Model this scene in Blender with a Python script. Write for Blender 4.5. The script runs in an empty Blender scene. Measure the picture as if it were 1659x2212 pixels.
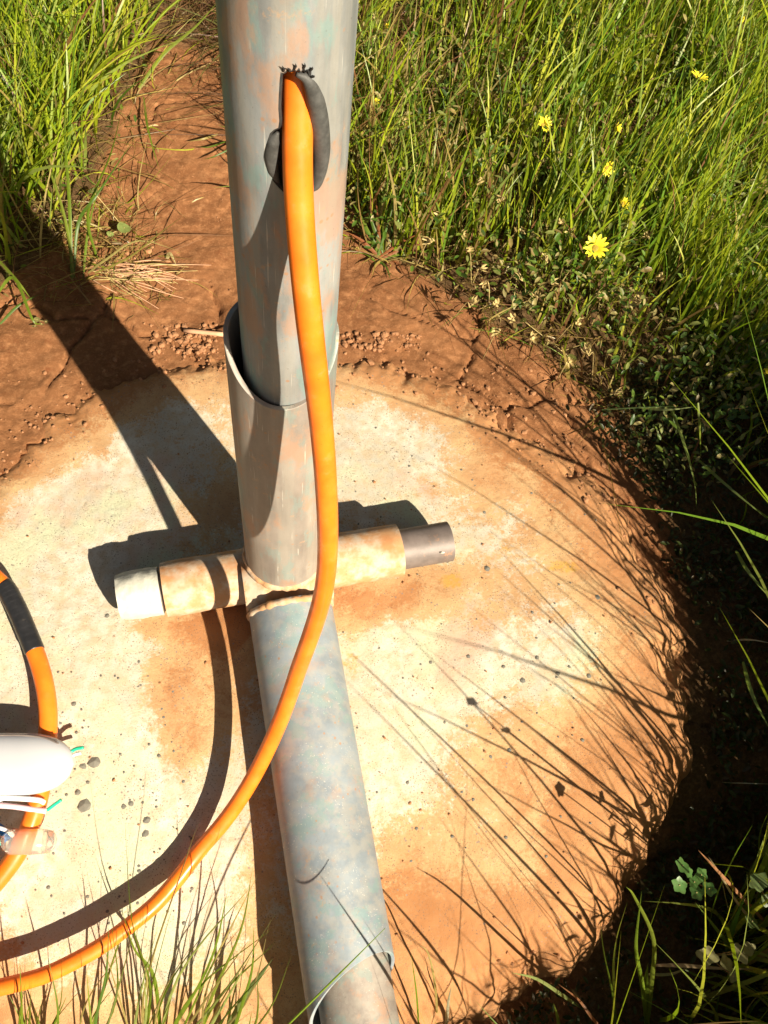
import bpy, bmesh, math, random
import numpy as np
from mathutils import Vector, Matrix
random.seed(7); rng = np.random.default_rng(11)
SC = bpy.context.scene; COL = SC.collection

# ------------------------------------------------------------------ camera
F, IW, IH = 1950.0, 1659.0, 2212.0            # focal length and picture size in the same unit
Zc = np.array([202.0, 1044.0, F]); Zc /= np.linalg.norm(Zc)          # world up in camera axes
Xc = np.array([1.0, 0, 0]) - Zc[0]*Zc; Xc /= np.linalg.norm(Xc); Yc = np.cross(Zc, Xc)
RC = np.array([Xc, Yc, Zc])                   # camera axes -> world
CAM = np.array([0.03177, -0.49619, 1.13047])
cd = bpy.data.cameras.new('camera'); cam = bpy.data.objects.new('camera', cd); COL.objects.link(cam)
cd.sensor_fit = 'VERTICAL'; cd.sensor_height = 24.0; cd.lens = 24.0*F/IH
cd.clip_start = 0.01; cd.clip_end = 500
M4 = Matrix.Identity(4)
for i in range(3):
    for j in range(3): M4[i][j] = RC[i][j]
    M4[i][3] = CAM[i]
cam.matrix_world = M4; SC.camera = cam
# ------------------------------------------------------------------ sky, sun, exposure
SUN_EL = math.radians(35); SH = np.array([-0.611, 0.791])            # direction shadows fall
sdir = Vector((-SH[0]*math.cos(SUN_EL), -SH[1]*math.cos(SUN_EL), math.sin(SUN_EL)))
W = bpy.data.worlds.new('World'); SC.world = W; W.use_nodes = True
nt = W.node_tree; sk = nt.nodes.new('ShaderNodeTexSky'); sk.sky_type = 'NISHITA'; sk.sun_disc = False
sk.sun_elevation = SUN_EL; sk.sun_rotation = math.atan2(sdir.x, sdir.y)
sk.dust_density = 1.6; sk.air_density = 0.55; sk.ozone_density = 0.3; sk.altitude = 800
wb = nt.nodes.new('ShaderNodeMix'); wb.data_type = 'RGBA'; wb.blend_type = 'MULTIPLY'; wb.inputs[0].default_value = 1
wb.inputs[7].default_value = (1.0, .84, .62, 1)      # the picture's warm white balance
nt.links.new(sk.outputs[0], wb.inputs[6]); nt.links.new(wb.outputs[2], nt.nodes['Background'].inputs[0]); nt.nodes['Background'].inputs[1].default_value = 0.05
sl = bpy.data.lights.new('sun', 'SUN'); sl.energy = 5.0; sl.angle = math.radians(0.53); sl.color = (1.0, 0.88, 0.69)
so = bpy.data.objects.new('sun', sl); COL.objects.link(so); so.location = (2, -2, 4)
so.rotation_euler = sdir.to_track_quat('Z', 'Y').to_euler()
SC.view_settings.view_transform = 'Standard'; SC.view_settings.look = 'None'
SC.view_settings.gamma = 1; SC.view_settings.use_curve_mapping = False
SC.view_settings.exposure = 1.2

# ------------------------------------------------------------------ noise and the shape of the ground
def hash2(ix, iy, s):
    h = (ix.astype(np.int64)*374761393 + iy.astype(np.int64)*668265263 + s*2246822519) & 0xffffffff
    h = ((h ^ (h >> 13))*1274126177) & 0xffffffff
    h = ((h ^ (h >> 16))*2654435761) & 0xffffffff
    return ((h ^ (h >> 15)) & 0xffffff)/float(0xffffff)
def vnoise(x, y, s=0):
    ix = np.floor(x); iy = np.floor(y); fx = x-ix; fy = y-iy
    fx = fx*fx*(3-2*fx); fy = fy*fy*(3-2*fy)
    a = hash2(ix, iy, s); b = hash2(ix+1, iy, s); c = hash2(ix, iy+1, s); d = hash2(ix+1, iy+1, s)
    return (a*(1-fx)+b*fx)*(1-fy)+(c*(1-fx)+d*fx)*fy
def fbm(x, y, sc, oct=4, s=0, g=0.5):
    v = 0; a = 1; t = 0
    for k in range(oct):
        v = v + a*vnoise(x*sc+17.3*k, y*sc-9.1*k, s+k); t += a; a *= g; sc *= 2.03
    return v/t
def sstep(a, b, x):
    t = np.clip((x-a)/(b-a), 0, 1); return t*t*(3-2*t)
PC = (0.0, -0.10)
def pad_dome(x, y): return -0.45*np.minimum(y, 0)**2 - 0.25*np.maximum(x-0.25, 0)**2 - 0.12*np.maximum(-x-0.3, 0)**2
def pad_r(phi):
    return 0.545 + 0.03*np.sin(phi*2+0.6) + 0.02*np.sin(phi*3+2.0) + 0.014*(vnoise(phi*6+20, phi*0+1, 5)-.5)*2 + .016*(vnoise(phi*19+20, phi*0+3, 6)-.5) + .008*(vnoise(phi*47+20, phi*0+5, 7)-.5)
def soil_z(x, y):
    r = np.hypot(x-PC[0], y-PC[1]); phi = np.arctan2(y-PC[1], x-PC[0])
    near = 1-sstep(0.6, 1.2, r)
    side = sstep(0.2, 0.75, x-0.75*y+0.15)                # right and lower right lies lower
    z = -0.012 - 0.075*side + pad_dome(x*0.9, np.maximum(y, -0.75))*sstep(0.0, 0.4, -y)
    z = z - 0.03*sstep(0.15, 0.35, -y)
    z = z + 0.02*sstep(0.5, 1.4, y)
    return z + (fbm(x, y, 5, 3, 31)-.5)*0.022 + (fbm(x, y, 40, 3, 41)-.5)*0.006
def pad_z(x, y):
    r = np.hypot(x-PC[0], y-PC[1]); phi = np.arctan2(y-PC[1], x-PC[0])
    e = pad_r(phi)
    z = pad_dome(x, y) + (fbm(x, y, 4, 3, 3)-.5)*0.008
    e = e+.03*(fbm(x, y, 26, 3, 63)-.5)
    return z - 0.035*sstep(e-0.09, e, r)**2*(.5+fbm(x, y, 30, 3, 64)) - 0.12*sstep(e-0.012, e+0.045, r)
def ground(x, y):
    x = np.asarray(x, float); y = np.asarray(y, float)
    return np.maximum(soil_z(x, y), np.where(np.hypot(x-PC[0], y-PC[1]) < 0.64, pad_z(x, y), -9))
def ray(u, v):
    r = RC @ np.array([u-IW/2, -(v-IH/2), -F]); return r
def at_z(u, v, z):
    r = ray(u, v); return CAM + r*((z-CAM[2])/r[2])
def at_h(u, v, h=0.0):                         # the place seen there that stands h above the ground
    z = h
    for i in range(25):
        p = at_z(u, v, z); z = 0.5*z + 0.5*(float(ground(p[0], p[1]))+h)
    return at_z(u, v, z)
def at_d(u, v, d): return CAM + ray(u, v)/F*d

# ------------------------------------------------------------------ materials
class NT:
    def __init__(s, name):
        s.m = bpy.data.materials.new(name); s.m.use_nodes = True; s.t = s.m.node_tree
        s.b = s.t.nodes['Principled BSDF']; s.out = s.t.nodes['Material Output']
        s.tc = s.n('ShaderNodeTexCoord').outputs['Object']
    def n(s, k, **kw):
        n = s.t.nodes.new(k)
        for a, b in kw.items(): setattr(n, a, b)
        return n
    def link(s, a, b): s.t.links.new(a, b)
    def setv(s, sock, v):
        if hasattr(v, 'is_output'): s.link(v, sock)
        elif isinstance(v, (tuple, list)) and len(v) == 3 and len(sock.default_value) == 4: sock.default_value = (*v, 1)
        else: sock.default_value = v
    def noise(s, scale, detail=4, rough=.55, vec=None, st=None, dist=0):
        v = vec or s.tc
        if st:
            mp = s.n('ShaderNodeMapping'); s.link(v, mp.inputs[0]); mp.inputs['Scale'].default_value = st; v = mp.outputs[0]
        n = s.n('ShaderNodeTexNoise'); s.link(v, n.inputs['Vector']); n.inputs['Scale'].default_value = scale
        n.inputs['Detail'].default_value = detail; n.inputs['Roughness'].default_value = rough; n.inputs['Distortion'].default_value = dist
        return n.outputs['Fac']
    def vor(s, scale, feature='F1', rand=1, st=None):
        v = s.tc
        if st:
            mp = s.n('ShaderNodeMapping'); s.link(v, mp.inputs[0]); mp.inputs['Scale'].default_value = st; v = mp.outputs[0]
        n = s.n('ShaderNodeTexVoronoi', feature=feature); s.link(v, n.inputs['Vector']); n.inputs['Scale'].default_value = scale
        return n
    def ramp(s, f, a, b, lo=0.0, hi=1.0):
        n = s.n('ShaderNodeMapRange', interpolation_type='SMOOTHSTEP'); s.link(f, n.inputs[0])
        n.inputs[1].default_value = a; n.inputs[2].default_value = b; n.inputs[3].default_value = lo; n.inputs[4].default_value = hi
        return n.outputs[0]
    def mix(s, f, a, b, mode='MIX'):
        n = s.n('ShaderNodeMix', data_type='RGBA', blend_type=mode)
        s.setv(n.inputs[0], f); s.setv(n.inputs[6], a); s.setv(n.inputs[7], b); return n.outputs[2]
    def math(s, op, a, b=0.0):
        n = s.n('ShaderNodeMath', operation=op); s.setv(n.inputs[0], a); s.setv(n.inputs[1], b); return n.outputs[0]
    def attr(s, name, out='Fac'): return s.n('ShaderNodeAttribute', attribute_name=name).outputs[out]
    def bump(s, h, strength=.5, dist=.001, prev=None):
        n = s.n('ShaderNodeBump'); n.inputs['Strength'].default_value = strength; n.inputs['Distance'].default_value = dist
        s.link(h, n.inputs['Height'])
        if prev: s.link(prev, n.inputs['Normal'])
        return n.outputs[0]
    def fin(s, col, rough=.8, metal=0.0, normal=None, spec=None):
        s.setv(s.b.inputs['Base Color'], col); s.setv(s.b.inputs['Roughness'], rough); s.setv(s.b.inputs['Metallic'], metal)
        if normal: s.link(normal, s.b.inputs['Normal'])
        if spec is not None: s.b.inputs['Specular IOR Level'].default_value = spec
        return s.m

def mat_concrete():
    m = NT('dusty_concrete')
    dust = m.attr('dust'); och = m.attr('ochre')
    base = m.mix(m.ramp(m.noise(9, 5), .35, .65), (.50, .47, .38), (.66, .62, .52))
    base = m.mix(m.ramp(m.noise(60, 4), .35, .7), base, (.55, .45, .31))
    base = m.mix(m.ramp(m.noise(6.5, 6, .65), .50, .62, 0, .85), base, (.55, .58, .40))
    base = m.mix(m.ramp(m.noise(5.2, 5, .6, st=(1.1, .9, 1)), .54, .66, 0, .7), base, (.56, .37, .27))
    sand = m.mix(m.ramp(m.noise(14, 5, .6), .35, .65), (.50, .29, .14), (.57, .375, .19))
    soil = m.mix(m.ramp(m.noise(12, 4), .3, .7), (.37, .165, .065), (.46, .23, .10))
    dust = m.math('ADD', dust, m.math('MULTIPLY', m.math('SUBTRACT', m.noise(9, 8, .75, dist=.8), .5), 1.35))
    # broken edges of the dust: fine grains
    dj = m.math('ADD', dust, m.math('MULTIPLY', m.math('SUBTRACT', m.noise(75, 6, .7), .5), .75))
    dj = m.math('ADD', dj, m.math('MULTIPLY', m.math('SUBTRACT', m.noise(300, 3, .6), .5), .35))
    c = m.mix(m.ramp(dj, .18, .50), base, sand)
    c = m.mix(m.ramp(dj, .55, .95), c, soil)
    oj = m.math('ADD', och, m.math('MULTIPLY', m.math('SUBTRACT', m.noise(120, 5, .7), .5), .9))
    c = m.mix(m.ramp(oj, .45, .7, 0, .7), c, (.55, .31, .05))
    # little aggregate grains and pits
    v = m.vor(330); g = m.ramp(v.outputs['Distance'], .16, .30, 1, 0)
    sel = m.ramp(m.noise(45, 3, .6), .46, .56)
    c = m.mix(m.math('MULTIPLY', m.math('MULTIPLY', g, sel), .75), c, (.16, .115, .085))
    c = m.mix(m.ramp(m.noise(420, 4, .75), .52, .66, 0, .42), c, (.30, .215, .14))
    v2 = m.vor(120); g2 = m.ramp(v2.outputs['Distance'], .12, .2, 1, 0)
    sel2 = m.ramp(m.noise(21, 2), .56, .62)
    c = m.mix(m.math('MULTIPLY', m.math('MULTIPLY', g2, sel2), .8), c, (.24, .20, .17))
    n = m.bump(m.noise(320, 8, .85), .8, .0016)
    n = m.bump(m.noise(900, 3, .7), .8, .0012, n)
    n = m.bump(m.math('MULTIPLY', g, sel), -.7, .0012, n)
    return m.fin(c, .95, 0, n, .15)
def mat_soil():
    m = NT('red_soil')
    c = m.mix(m.ramp(m.noise(7, 5), .3, .7), (.185, .076, .030), (.26, .115, .048))
    c = m.mix(m.ramp(m.noise(70, 6, .7), .45, .72), c, (.38, .18, .08))
    c = m.mix(m.ramp(m.noise(260, 5, .8), .52, .66, 0, .45), c, (.42, .21, .10))
    c = m.mix(m.ramp(m.noise(190, 5, .8), .60, .70, 0, .5), c, (.10, .045, .02))
    c = m.mix(m.ramp(m.noise(30, 5, .7), .58, .72, 0, .7), c, (.17, .055, .02))
    lit = m.math('ADD', m.attr('litter'), m.math('MULTIPLY', m.math('SUBTRACT', m.noise(40, 5, .7), .5), .8)); c = m.mix(m.ramp(lit, .35, .75, 0, .85), c, m.mix(m.ramp(m.noise(150, 4, .7), .4, .65), (.055, .036, .016), (.13, .085, .04)))  # dark litter tone, which also paints shade into the right-hand hollow
    far = m.attr('far'); c = m.mix(far, c, m.mix(m.ramp(m.noise(3, 6), .4, .6), (.05, .07, .015), (.11, .10, .03)))
    n = m.bump(m.noise(60, 8, .8), .8, .003); n = m.bump(m.noise(420, 5, .8), .9, .0014, n)
    return m.fin(c, .95, 0, n, .15)
def mat_galv(name, cool=(.28, .30, .31), dark=(.155, .165, .17), teal=.5, warm=.75, wcol=(.42, .24, .15)):
    m = NT(name)
    a = m.noise(22, 6, .62, st=(1, 1, .4)); b = m.noise(31, 5, .65, st=(1, 1, .35))
    c = m.mix(m.ramp(a, .32, .68), dark, cool)
    c = m.mix(m.ramp(m.noise(70, 3, .6, st=(1, 1, .05)), .38, .64, 0, .38), c, (.40, .37, .31))   # runs along the tube
    c = m.mix(m.ramp(b, .53, .60, 0, teal), c, (.18, .31, .30))
    c = m.mix(m.ramp(m.noise(15, 6, .7, st=(1.3, 1.3, .55)), .56-.06*warm, .66-.05*warm, 0, .2+.5*warm), c, wcol)
    c = m.mix(m.ramp(m.noise(55, 6, .75), .60, .70, 0, .55), c, (.46, .29, .17))
    v = m.vor(95); sp = m.ramp(v.outputs['Distance'], .10, .2, 1, 0)
    c = m.mix(m.math('MULTIPLY', m.math('MULTIPLY', sp, m.ramp(m.noise(24, 2), .5, .6)), .7), c, (.38, .20, .10))   # mud splashes
    sc = m.ramp(m.noise(520, 2, .5, st=(1, 1, .02)), .655, .69, 0, .55)
    c = m.mix(m.math('MULTIPLY', sc, m.ramp(m.noise(30, 3), .45, .6)), c, (.60, .58, .52))
    c = m.mix(m.ramp(m.noise(330, 5, .75), .62, .72, 0, .65), c, (.11, .10, .085))
    n = m.bump(m.noise(90, 3, .6, st=(1, 1, .12)), .25, .0006); n = m.bump(m.noise(300, 6, .7), .35, .0005, n)
    return m.fin(c, m.ramp(a, .3, .7, .5, .68), .18, n, .4)
def mat_dustysteel():
    m = NT('dusty_steel')
    c = m.mix(m.ramp(m.noise(35, 5, .65), .38, .62), (.47, .26, .125), (.50, .41, .31))
    c = m.mix(m.ramp(m.noise(16, 4), .52, .66), c, (.42, .20, .085))
    c = m.mix(m.ramp(m.noise(240, 4, .7), .62, .72, 0, .6), c, (.17, .10, .06))
    n = m.bump(m.noise(150, 6, .7), .5, .0012)
    return m.fin(c, .85, 0, n, .25)
def mat_simple(name, col, rough=.5, metal=0, var=.15, scale=60, bump=.2, spec=.5, dirt=None):
    m = NT(name)
    d = tuple(x*(1-var*1.6) for x in col)
    c = m.mix(m.ramp(m.noise(scale, 5, .65), .3, .7), d, col)
    if dirt: c = m.mix(m.ramp(m.noise(scale*.6, 6, .75), .60, .74, 0, .7), c, dirt)
    n = m.bump(m.noise(scale*5, 3), bump, .0005)
    return m.fin(c, rough, metal, n, spec)
def mat_cable():
    m = NT('orange_cable_sheath')
    c = m.mix(m.ramp(m.noise(30, 4), .3, .7), (.82, .155, .010), (.90, .21, .016))
    c = m.mix(m.ramp(m.noise(420, 3, .7), .69, .74, 0, .9), c, (.25, .07, .015))
    c = m.mix(m.ramp(m.noise(60, 6, .75), .56, .72, 0, .5), c, (.55, .23, .08))
    n = m.bump(m.noise(90, 4), .15, .0006)
    mm = m.fin(c, m.ramp(m.noise(45, 4), .4, .65, .3, .5), 0, n, .45)
    m.b.inputs['Subsurface Weight'].default_value = .05; m.b.inputs['Subsurface Radius'].default_value = (.006, .002, .0005)
    m.b.inputs['Subsurface Scale'].default_value = 1.0
    return mm
def mat_leaf(name, rough=.42, trans=.42):
    m = NT(name)
    a = m.attr('col', 'Color')
    c = m.mix(m.ramp(m.noise(180, 3), .3, .75, 0, .35), a, (.10, .09, .02))
    m.fin(c, rough, 0, None, .45)
    tr = m.n('ShaderNodeBsdfTranslucent'); m.link(m.mix(.5, c, (.9, 1.0, .3), 'MULTIPLY'), tr.inputs[0])
    mx = m.n('ShaderNodeMixShader'); mx.inputs[0].default_value = trans
    m.link(m.b.outputs[0], mx.inputs[1]); m.link(tr.outputs[0], mx.inputs[2]); m.link(mx.outputs[0], m.out.inputs[0])
    return m.m
MAT = dict(concrete=mat_concrete(), soil=mat_soil(), galv=mat_galv('galvanised_tube'), galv_low=mat_galv('galvanised_tube_lower', (.27, .315, .35), (.20, .235, .265), .42, .15),
           galv_warm=mat_galv('galvanised_tube_dusty', (.31, .27, .235), (.20, .175, .155), .35, .8, (.42, .24, .15)),
           dsteel=mat_dustysteel(), cable=mat_cable(), leaf=mat_leaf('grass_blade_green'),
           pin=mat_simple('brown_steel_pin', (.19, .155, .14), .55, .15, .2, 40, .2, dirt=(.45, .22, .1)),
           paint=mat_simple('flaking_white_paint', (.56, .55, .47), .7, 0, .14, 75, 1.0, dirt=(.09, .07, .05)),
           tape=mat_simple('black_tape', (.022, .022, .024), .34, 0, .2, 80, .3, .5, dirt=(.09, .075, .06)),
           wall_shade=mat_simple('shaded_wall_grey', (.085, .085, .082), .55, 0, .3, 120, .4, .3, dirt=(.14, .09, .06)),  # dark tone standing for shade on the pole's inner wall
           white=mat_simple('white_plastic', (.50, .51, .54), .16, 0, .01, 20, .02, .6),
           dark=mat_simple('cut_steel_edge', (.055, .055, .055), .7, .4, .4, 200, .6, dirt=(.3, .14, .06)),
           pebble=mat_simple('grey_stone_chip', (.20, .19, .155), .8, 0, .25, 90, .3),
           crumb=mat_simple('dry_earth_crumbs', (.40, .20, .10), .95, 0, .2, 90, .6, .1),
           pinkw=mat_simple('pinkish_white_wire', (.72, .50, .55), .35, 0, .03), whitew=mat_simple('white_wire', (.80, .80, .80), .35, 0, .02),
           green=mat_simple('green_wire', (.02, .50, .28), .3, 0, .05), teal=mat_simple('teal_wire', (.05, .55, .48), .3, 0, .05),
           blue=mat_simple('blue_wire', (.02, .12, .35), .3, 0, .05),
           copper=mat_simple('bare_copper', (.35, .16, .07), .4, .8, .2), rodm=mat_simple('pale_rod', (.60, .34, .20), .7, 0, .1, 90, .3),
           petal=mat_simple('yellow_petal', (.88, .74, .04), .5, 0, .08, 60, .1, .3), disc=mat_simple('flower_centre', (.35, .25, .02), .8, 0, .3, 400, 1),
           straw=mat_simple('straw_flower_head', (.52, .40, .16), .7, 0, .3, 120, .3), seam=mat_simple('weld_bead', (.33, .20, .12), .7, .2, .3, 120, .8))
def mat_clear():
    m = NT('clear_plastic'); m.fin((.93, .86, .76), .12, 0, m.bump(m.noise(120, 3), .2, .0006))
    m.b.inputs['Transmission Weight'].default_value = .82; m.b.inputs['IOR'].default_value = 1.42
    return m.m
MAT['clear'] = mat_clear()

# ------------------------------------------------------------------ mesh helpers
def mesh_np(name, V, Fc, mat, smooth=True):
    me = bpy.data.meshes.new(name); me.from_pydata([tuple(map(float, v)) for v in V], [], [tuple(map(int, f)) for f in Fc])
    me.materials.append(mat)
    if smooth: me.polygons.foreach_set('use_smooth', [True]*len(me.polygons))
    return me
def mesh_fast(name, V, quads, mat, tris=None, smooth=True):
    me = bpy.data.meshes.new(name); V = np.asarray(V, np.float32)
    nq = len(quads); nt_ = 0 if tris is None else len(tris)
    idx = np.asarray(quads, np.int32).ravel()
    if nt_: idx = np.concatenate([idx, np.asarray(tris, np.int32).ravel()])
    me.vertices.add(len(V)); me.vertices.foreach_set('co', V.ravel())
    me.loops.add(len(idx)); me.loops.foreach_set('vertex_index', idx)
    starts = np.concatenate([np.arange(nq)*4, nq*4+np.arange(nt_)*3]).astype(np.int32)
    me.polygons.add(nq+nt_); me.polygons.foreach_set('loop_start', starts)
    try: me.polygons.foreach_set('loop_total', np.concatenate([np.full(nq, 4), np.full(nt_, 3)]).astype(np.int32))
    except Exception: pass
    me.update(calc_edges=True); me.validate(); me.materials.append(mat)
    me.polygons.foreach_set('use_smooth', np.full(len(me.polygons), smooth))
    return me
def fattr(me, name, vals):
    a = me.attributes.new(name, 'FLOAT', 'POINT'); a.data.foreach_set('value', np.asarray(vals, np.float32))
def cattr(me, cols):
    a = me.attributes.new('col', 'FLOAT_COLOR', 'POINT'); c = np.ones((len(cols), 4), np.float32); c[:, :3] = cols
    a.data.foreach_set('color', c.ravel())
def link(name, me, parent=None, **props):
    o = bpy.data.objects.new(name, me); COL.objects.link(o)
    if parent: o.parent = parent; o.matrix_parent_inverse = parent.matrix_basis.inverted()
    for k, v in props.items(): o[k] = v
    return o
def empty(name, loc, label, cat, group=None):
    o = bpy.data.objects.new(name, None); COL.objects.link(o); o.location = [float(a) for a in loc]
    o.empty_display_size = .02; o['label'] = label; o['category'] = cat
    if group: o['group'] = group
    return o
def spline(P, n):
    P = np.asarray(P, float); k = len(P); Q = np.vstack([2*P[0]-P[1], P, 2*P[-1]-P[-2]]); out = []
    for i in range(k-1):
        a, b, c, d = Q[i:i+4]
        for t in np.linspace(0, 1, n, endpoint=False):
            out.append(.5*((2*b)+(-a+c)*t+(2*a-5*b+4*c-d)*t*t+(-a+3*b-3*c+d)*t**3))
    out.append(P[-1]); return np.array(out)
def tube(P, rad, seg=20, cap=True):
    P = np.asarray(P, float); n = len(P); rad = np.full(n, rad) if np.isscalar(rad) else np.asarray(rad)
    T = np.gradient(P, axis=0); T /= np.linalg.norm(T, axis=1)[:, None]
    a = np.cross(T[0], [0, 0, 1]);
    if np.linalg.norm(a) < .1: a = np.cross(T[0], [1, 0, 0])
    a /= np.linalg.norm(a); V = []; 
    for i in range(n):
        a = a - T[i]*(a@T[i]); a /= np.linalg.norm(a); b = np.cross(T[i], a)
        for k in range(seg):
            t = 2*math.pi*k/seg; V.append(P[i]+rad[i]*(math.cos(t)*a+math.sin(t)*b))
    Fc = [(i*seg+k, i*seg+(k+1) % seg, (i+1)*seg+(k+1) % seg, (i+1)*seg+k) for i in range(n-1) for k in range(seg)]
    if cap: Fc += [tuple(range(seg))[::-1], tuple((n-1)*seg+k for k in range(seg))]
    return V, Fc
def tube_obj(name, P, rad, mat, parent=None, seg=20, n=8, smooth_path=True, **pr):
    if smooth_path: P = spline(P, n)
    if not np.isscalar(rad): rad = np.interp(np.linspace(0, 1, len(P)), np.linspace(0, 1, len(rad)), rad)
    V, Fc = tube(P, rad, seg); return link(name, mesh_np(name, V, Fc, mat), parent, **pr)
def hollow(base, top, ro, ri, mat, name, parent, zb=None, zt=None, seg=96, nz=24, wob=0.0):
    """thick-walled straight tube from base to top; zt / zb(theta, r) shift its two ends along the axis"""
    base = np.array(base, float); top = np.array(top, float); L = np.linalg.norm(top-base); T = (top-base)/L
    a = np.cross([0, 1, 0], T); a /= np.linalg.norm(a); b = np.cross(T, a)        # a ~ +x, b ~ +y for an upright tube
    V = []; Fc = []
    ch = min(.0005, (ro-ri)*.3)
    prof = [(ro, i/nz, 0) for i in range(nz+1)] + [(ro-ch, 1, ch), (ri+ch, 1, ch)] + [(ri, 1-i/8, 0) for i in range(9)] + [(ri+ch, 0, -ch), (ro-ch, 0, -ch)]
    for k in range(seg):
        th = 2*math.pi*k/seg
        for (r, f, e) in prof:
            lo = 0 if zb is None else zb(th); hi = L if zt is None else L+zt(th)
            s = lo+(hi-lo)*f+e
            V.append(base+T*s+r*(math.cos(th)*a+math.sin(th)*b))
    m = len(prof)
    for k in range(seg):
        k2 = (k+1) % seg
        for i in range(m): j = (i+1) % m; Fc.append((k*m+i, k2*m+i, k2*m+j, k*m+j))
    me = mesh_np(name, V, Fc, mat); o = link(name, me, parent)
    me.set_sharp_from_angle(angle=math.radians(40)) if hasattr(me, 'set_sharp_from_angle') else None
    return o

# ------------------------------------------------------------------ the ground: red soil, one sheet to the horizon
def warp(n, dense0, dense1, step, far):
    core = np.arange(dense0, dense1, step); g = [dense1]; s = step
    while g[-1] < far: s *= 1.28; g.append(g[-1]+s)
    l = [dense0]; s = step
    while l[-1] > -far: s *= 1.28; l.append(l[-1]-s)
    return np.concatenate([np.array(l[:0:-1]), core, np.array(g)])
gx = warp(0, -.75, 1.35, .0045, 120); gy = warp(0, -.75, 1.75, .0045, 120)
XX, YY = np.meshgrid(gx, gy); r_ = np.hypot(XX, YY)
ZZ = soil_z(np.clip(XX, -3, 3), np.clip(YY, -3, 3))
dz = (fbm(XX, YY, 130, 3, 77)-.5)*.003 + (fbm(XX, YY, 22, 4, 78)-.5)*.007
# drying cracks: borders of warped cells
def cracks(x, y, sc, s):
    x = x+ (fbm(x, y, 14, 3, s+50)-.5)*.05; y = y + (fbm(x, y, 14, 3, s+60)-.5)*.05
    X = x*sc; Y = y*sc; ix = np.floor(X); iy = np.floor(Y); d1 = np.full(X.shape, 9.0); d2 = d1.copy()
    for a in (-1, 0, 1):
        for b in (-1, 0, 1):
            jx = ix+a+hash2(ix+a, iy+b, s)*.9; jy = iy+b+hash2(ix+a, iy+b, s+1)*.9
            d = np.hypot(X-jx, Y-jy); m = d < d1; d2 = np.where(m, d1, np.minimum(d2, d)); d1 = np.where(m, d, d1)
    return (d2-d1)/sc
dense = (np.abs(XX) < 1.4) & (np.abs(YY) < 1.8)
ck = np.exp(-(cracks(XX, YY, 6.5, 9)/.0035)**2)*sstep(.42, .6, fbm(XX, YY, 5, 2, 91))
ZZ = ZZ + np.where(dense, dz - .010*ck, 0)
q_r = np.hypot(XX-PC[0], YY-PC[1])
ZZ = np.where(q_r < pad_r(np.arctan2(YY-PC[1], XX-PC[0]))-.05, ZZ-.14, ZZ)   # hollow under the pad
ny, nx = XX.shape; I = np.arange(nx*ny).reshape(ny, nx)
Q = np.stack([I[:-1, :-1].ravel(), I[:-1, 1:].ravel(), I[1:, 1:].ravel(), I[1:, :-1].ravel()], 1)
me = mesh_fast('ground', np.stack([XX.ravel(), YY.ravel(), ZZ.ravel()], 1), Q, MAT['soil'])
fattr(me, 'far', sstep(1.7, 2.6, r_).ravel())
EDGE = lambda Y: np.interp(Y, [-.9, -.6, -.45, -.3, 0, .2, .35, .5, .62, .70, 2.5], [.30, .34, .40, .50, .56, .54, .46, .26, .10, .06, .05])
LEDGE = lambda Y: np.interp(Y, [.3, .45, .55, .7, .9, 1.1, 1.3, 2.2], [-.66, -.52, -.42, -.36, -.34, -.30, -.26, -.24])
fattr(me, 'litter', (np.maximum(np.maximum(sstep(-.03, .10, XX-EDGE(YY)), sstep(-.05, .05, LEDGE(YY)-XX)), sstep(.95, 1.2, YY)*.9)).ravel()); link('ground', me, kind='structure')  # litter cover; right of the pad it also darkens soil as painted shade

# ------------------------------------------------------------------ the concrete pad with its dust
step = .0022
px = np.arange(-.66, .66, step); py = np.arange(-.76, .56, step)
PX, PY = np.meshgrid(px, py); PZ = pad_z(PX, PY)
pr_ = np.hypot(PX-PC[0], PY-PC[1]); pe = pad_r(np.arctan2(PY-PC[1], PX-PC[0]))
rough_m = .25+.5*sstep(.0, .4, PX)+.35*sstep(.4, .6, fbm(PX, PY, 9, 2, 15)) + 1.6*sstep(pe-.11, pe-.02, pr_)
PZ = PZ + (fbm(PX*.8+PY*.6, PY*.8-PX*.6, 170, 3, 12, .75)-.5)*.0011*rough_m + (fbm(PX, PY, 25, 3, 13)-.5)*.0025
pit = sstep(.80, .92, vnoise(PX*240, PY*240, 21))*sstep(.5, .62, fbm(PX, PY, 16, 2, 23)); PZ = PZ-pit*.0007
def blob(u, v, ru, rv, w):           # a stain centred at the place seen at (u, v)
    p = at_h(u, v); sx, sy = ru/1650., rv/1450.
    d = ((PX-p[0])/sx)**2+((PY-p[1])/sy)**2; return w*np.exp(-d**1.1)
top = sstep(.15, .35, PY)*(1-sstep(.05, .2, PX))*.35
dust = .30 + .62*sstep(pe-.20+.11*top, pe-.02+.02*top, pr_) + .15*sstep(.1, .45, PX)
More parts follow.
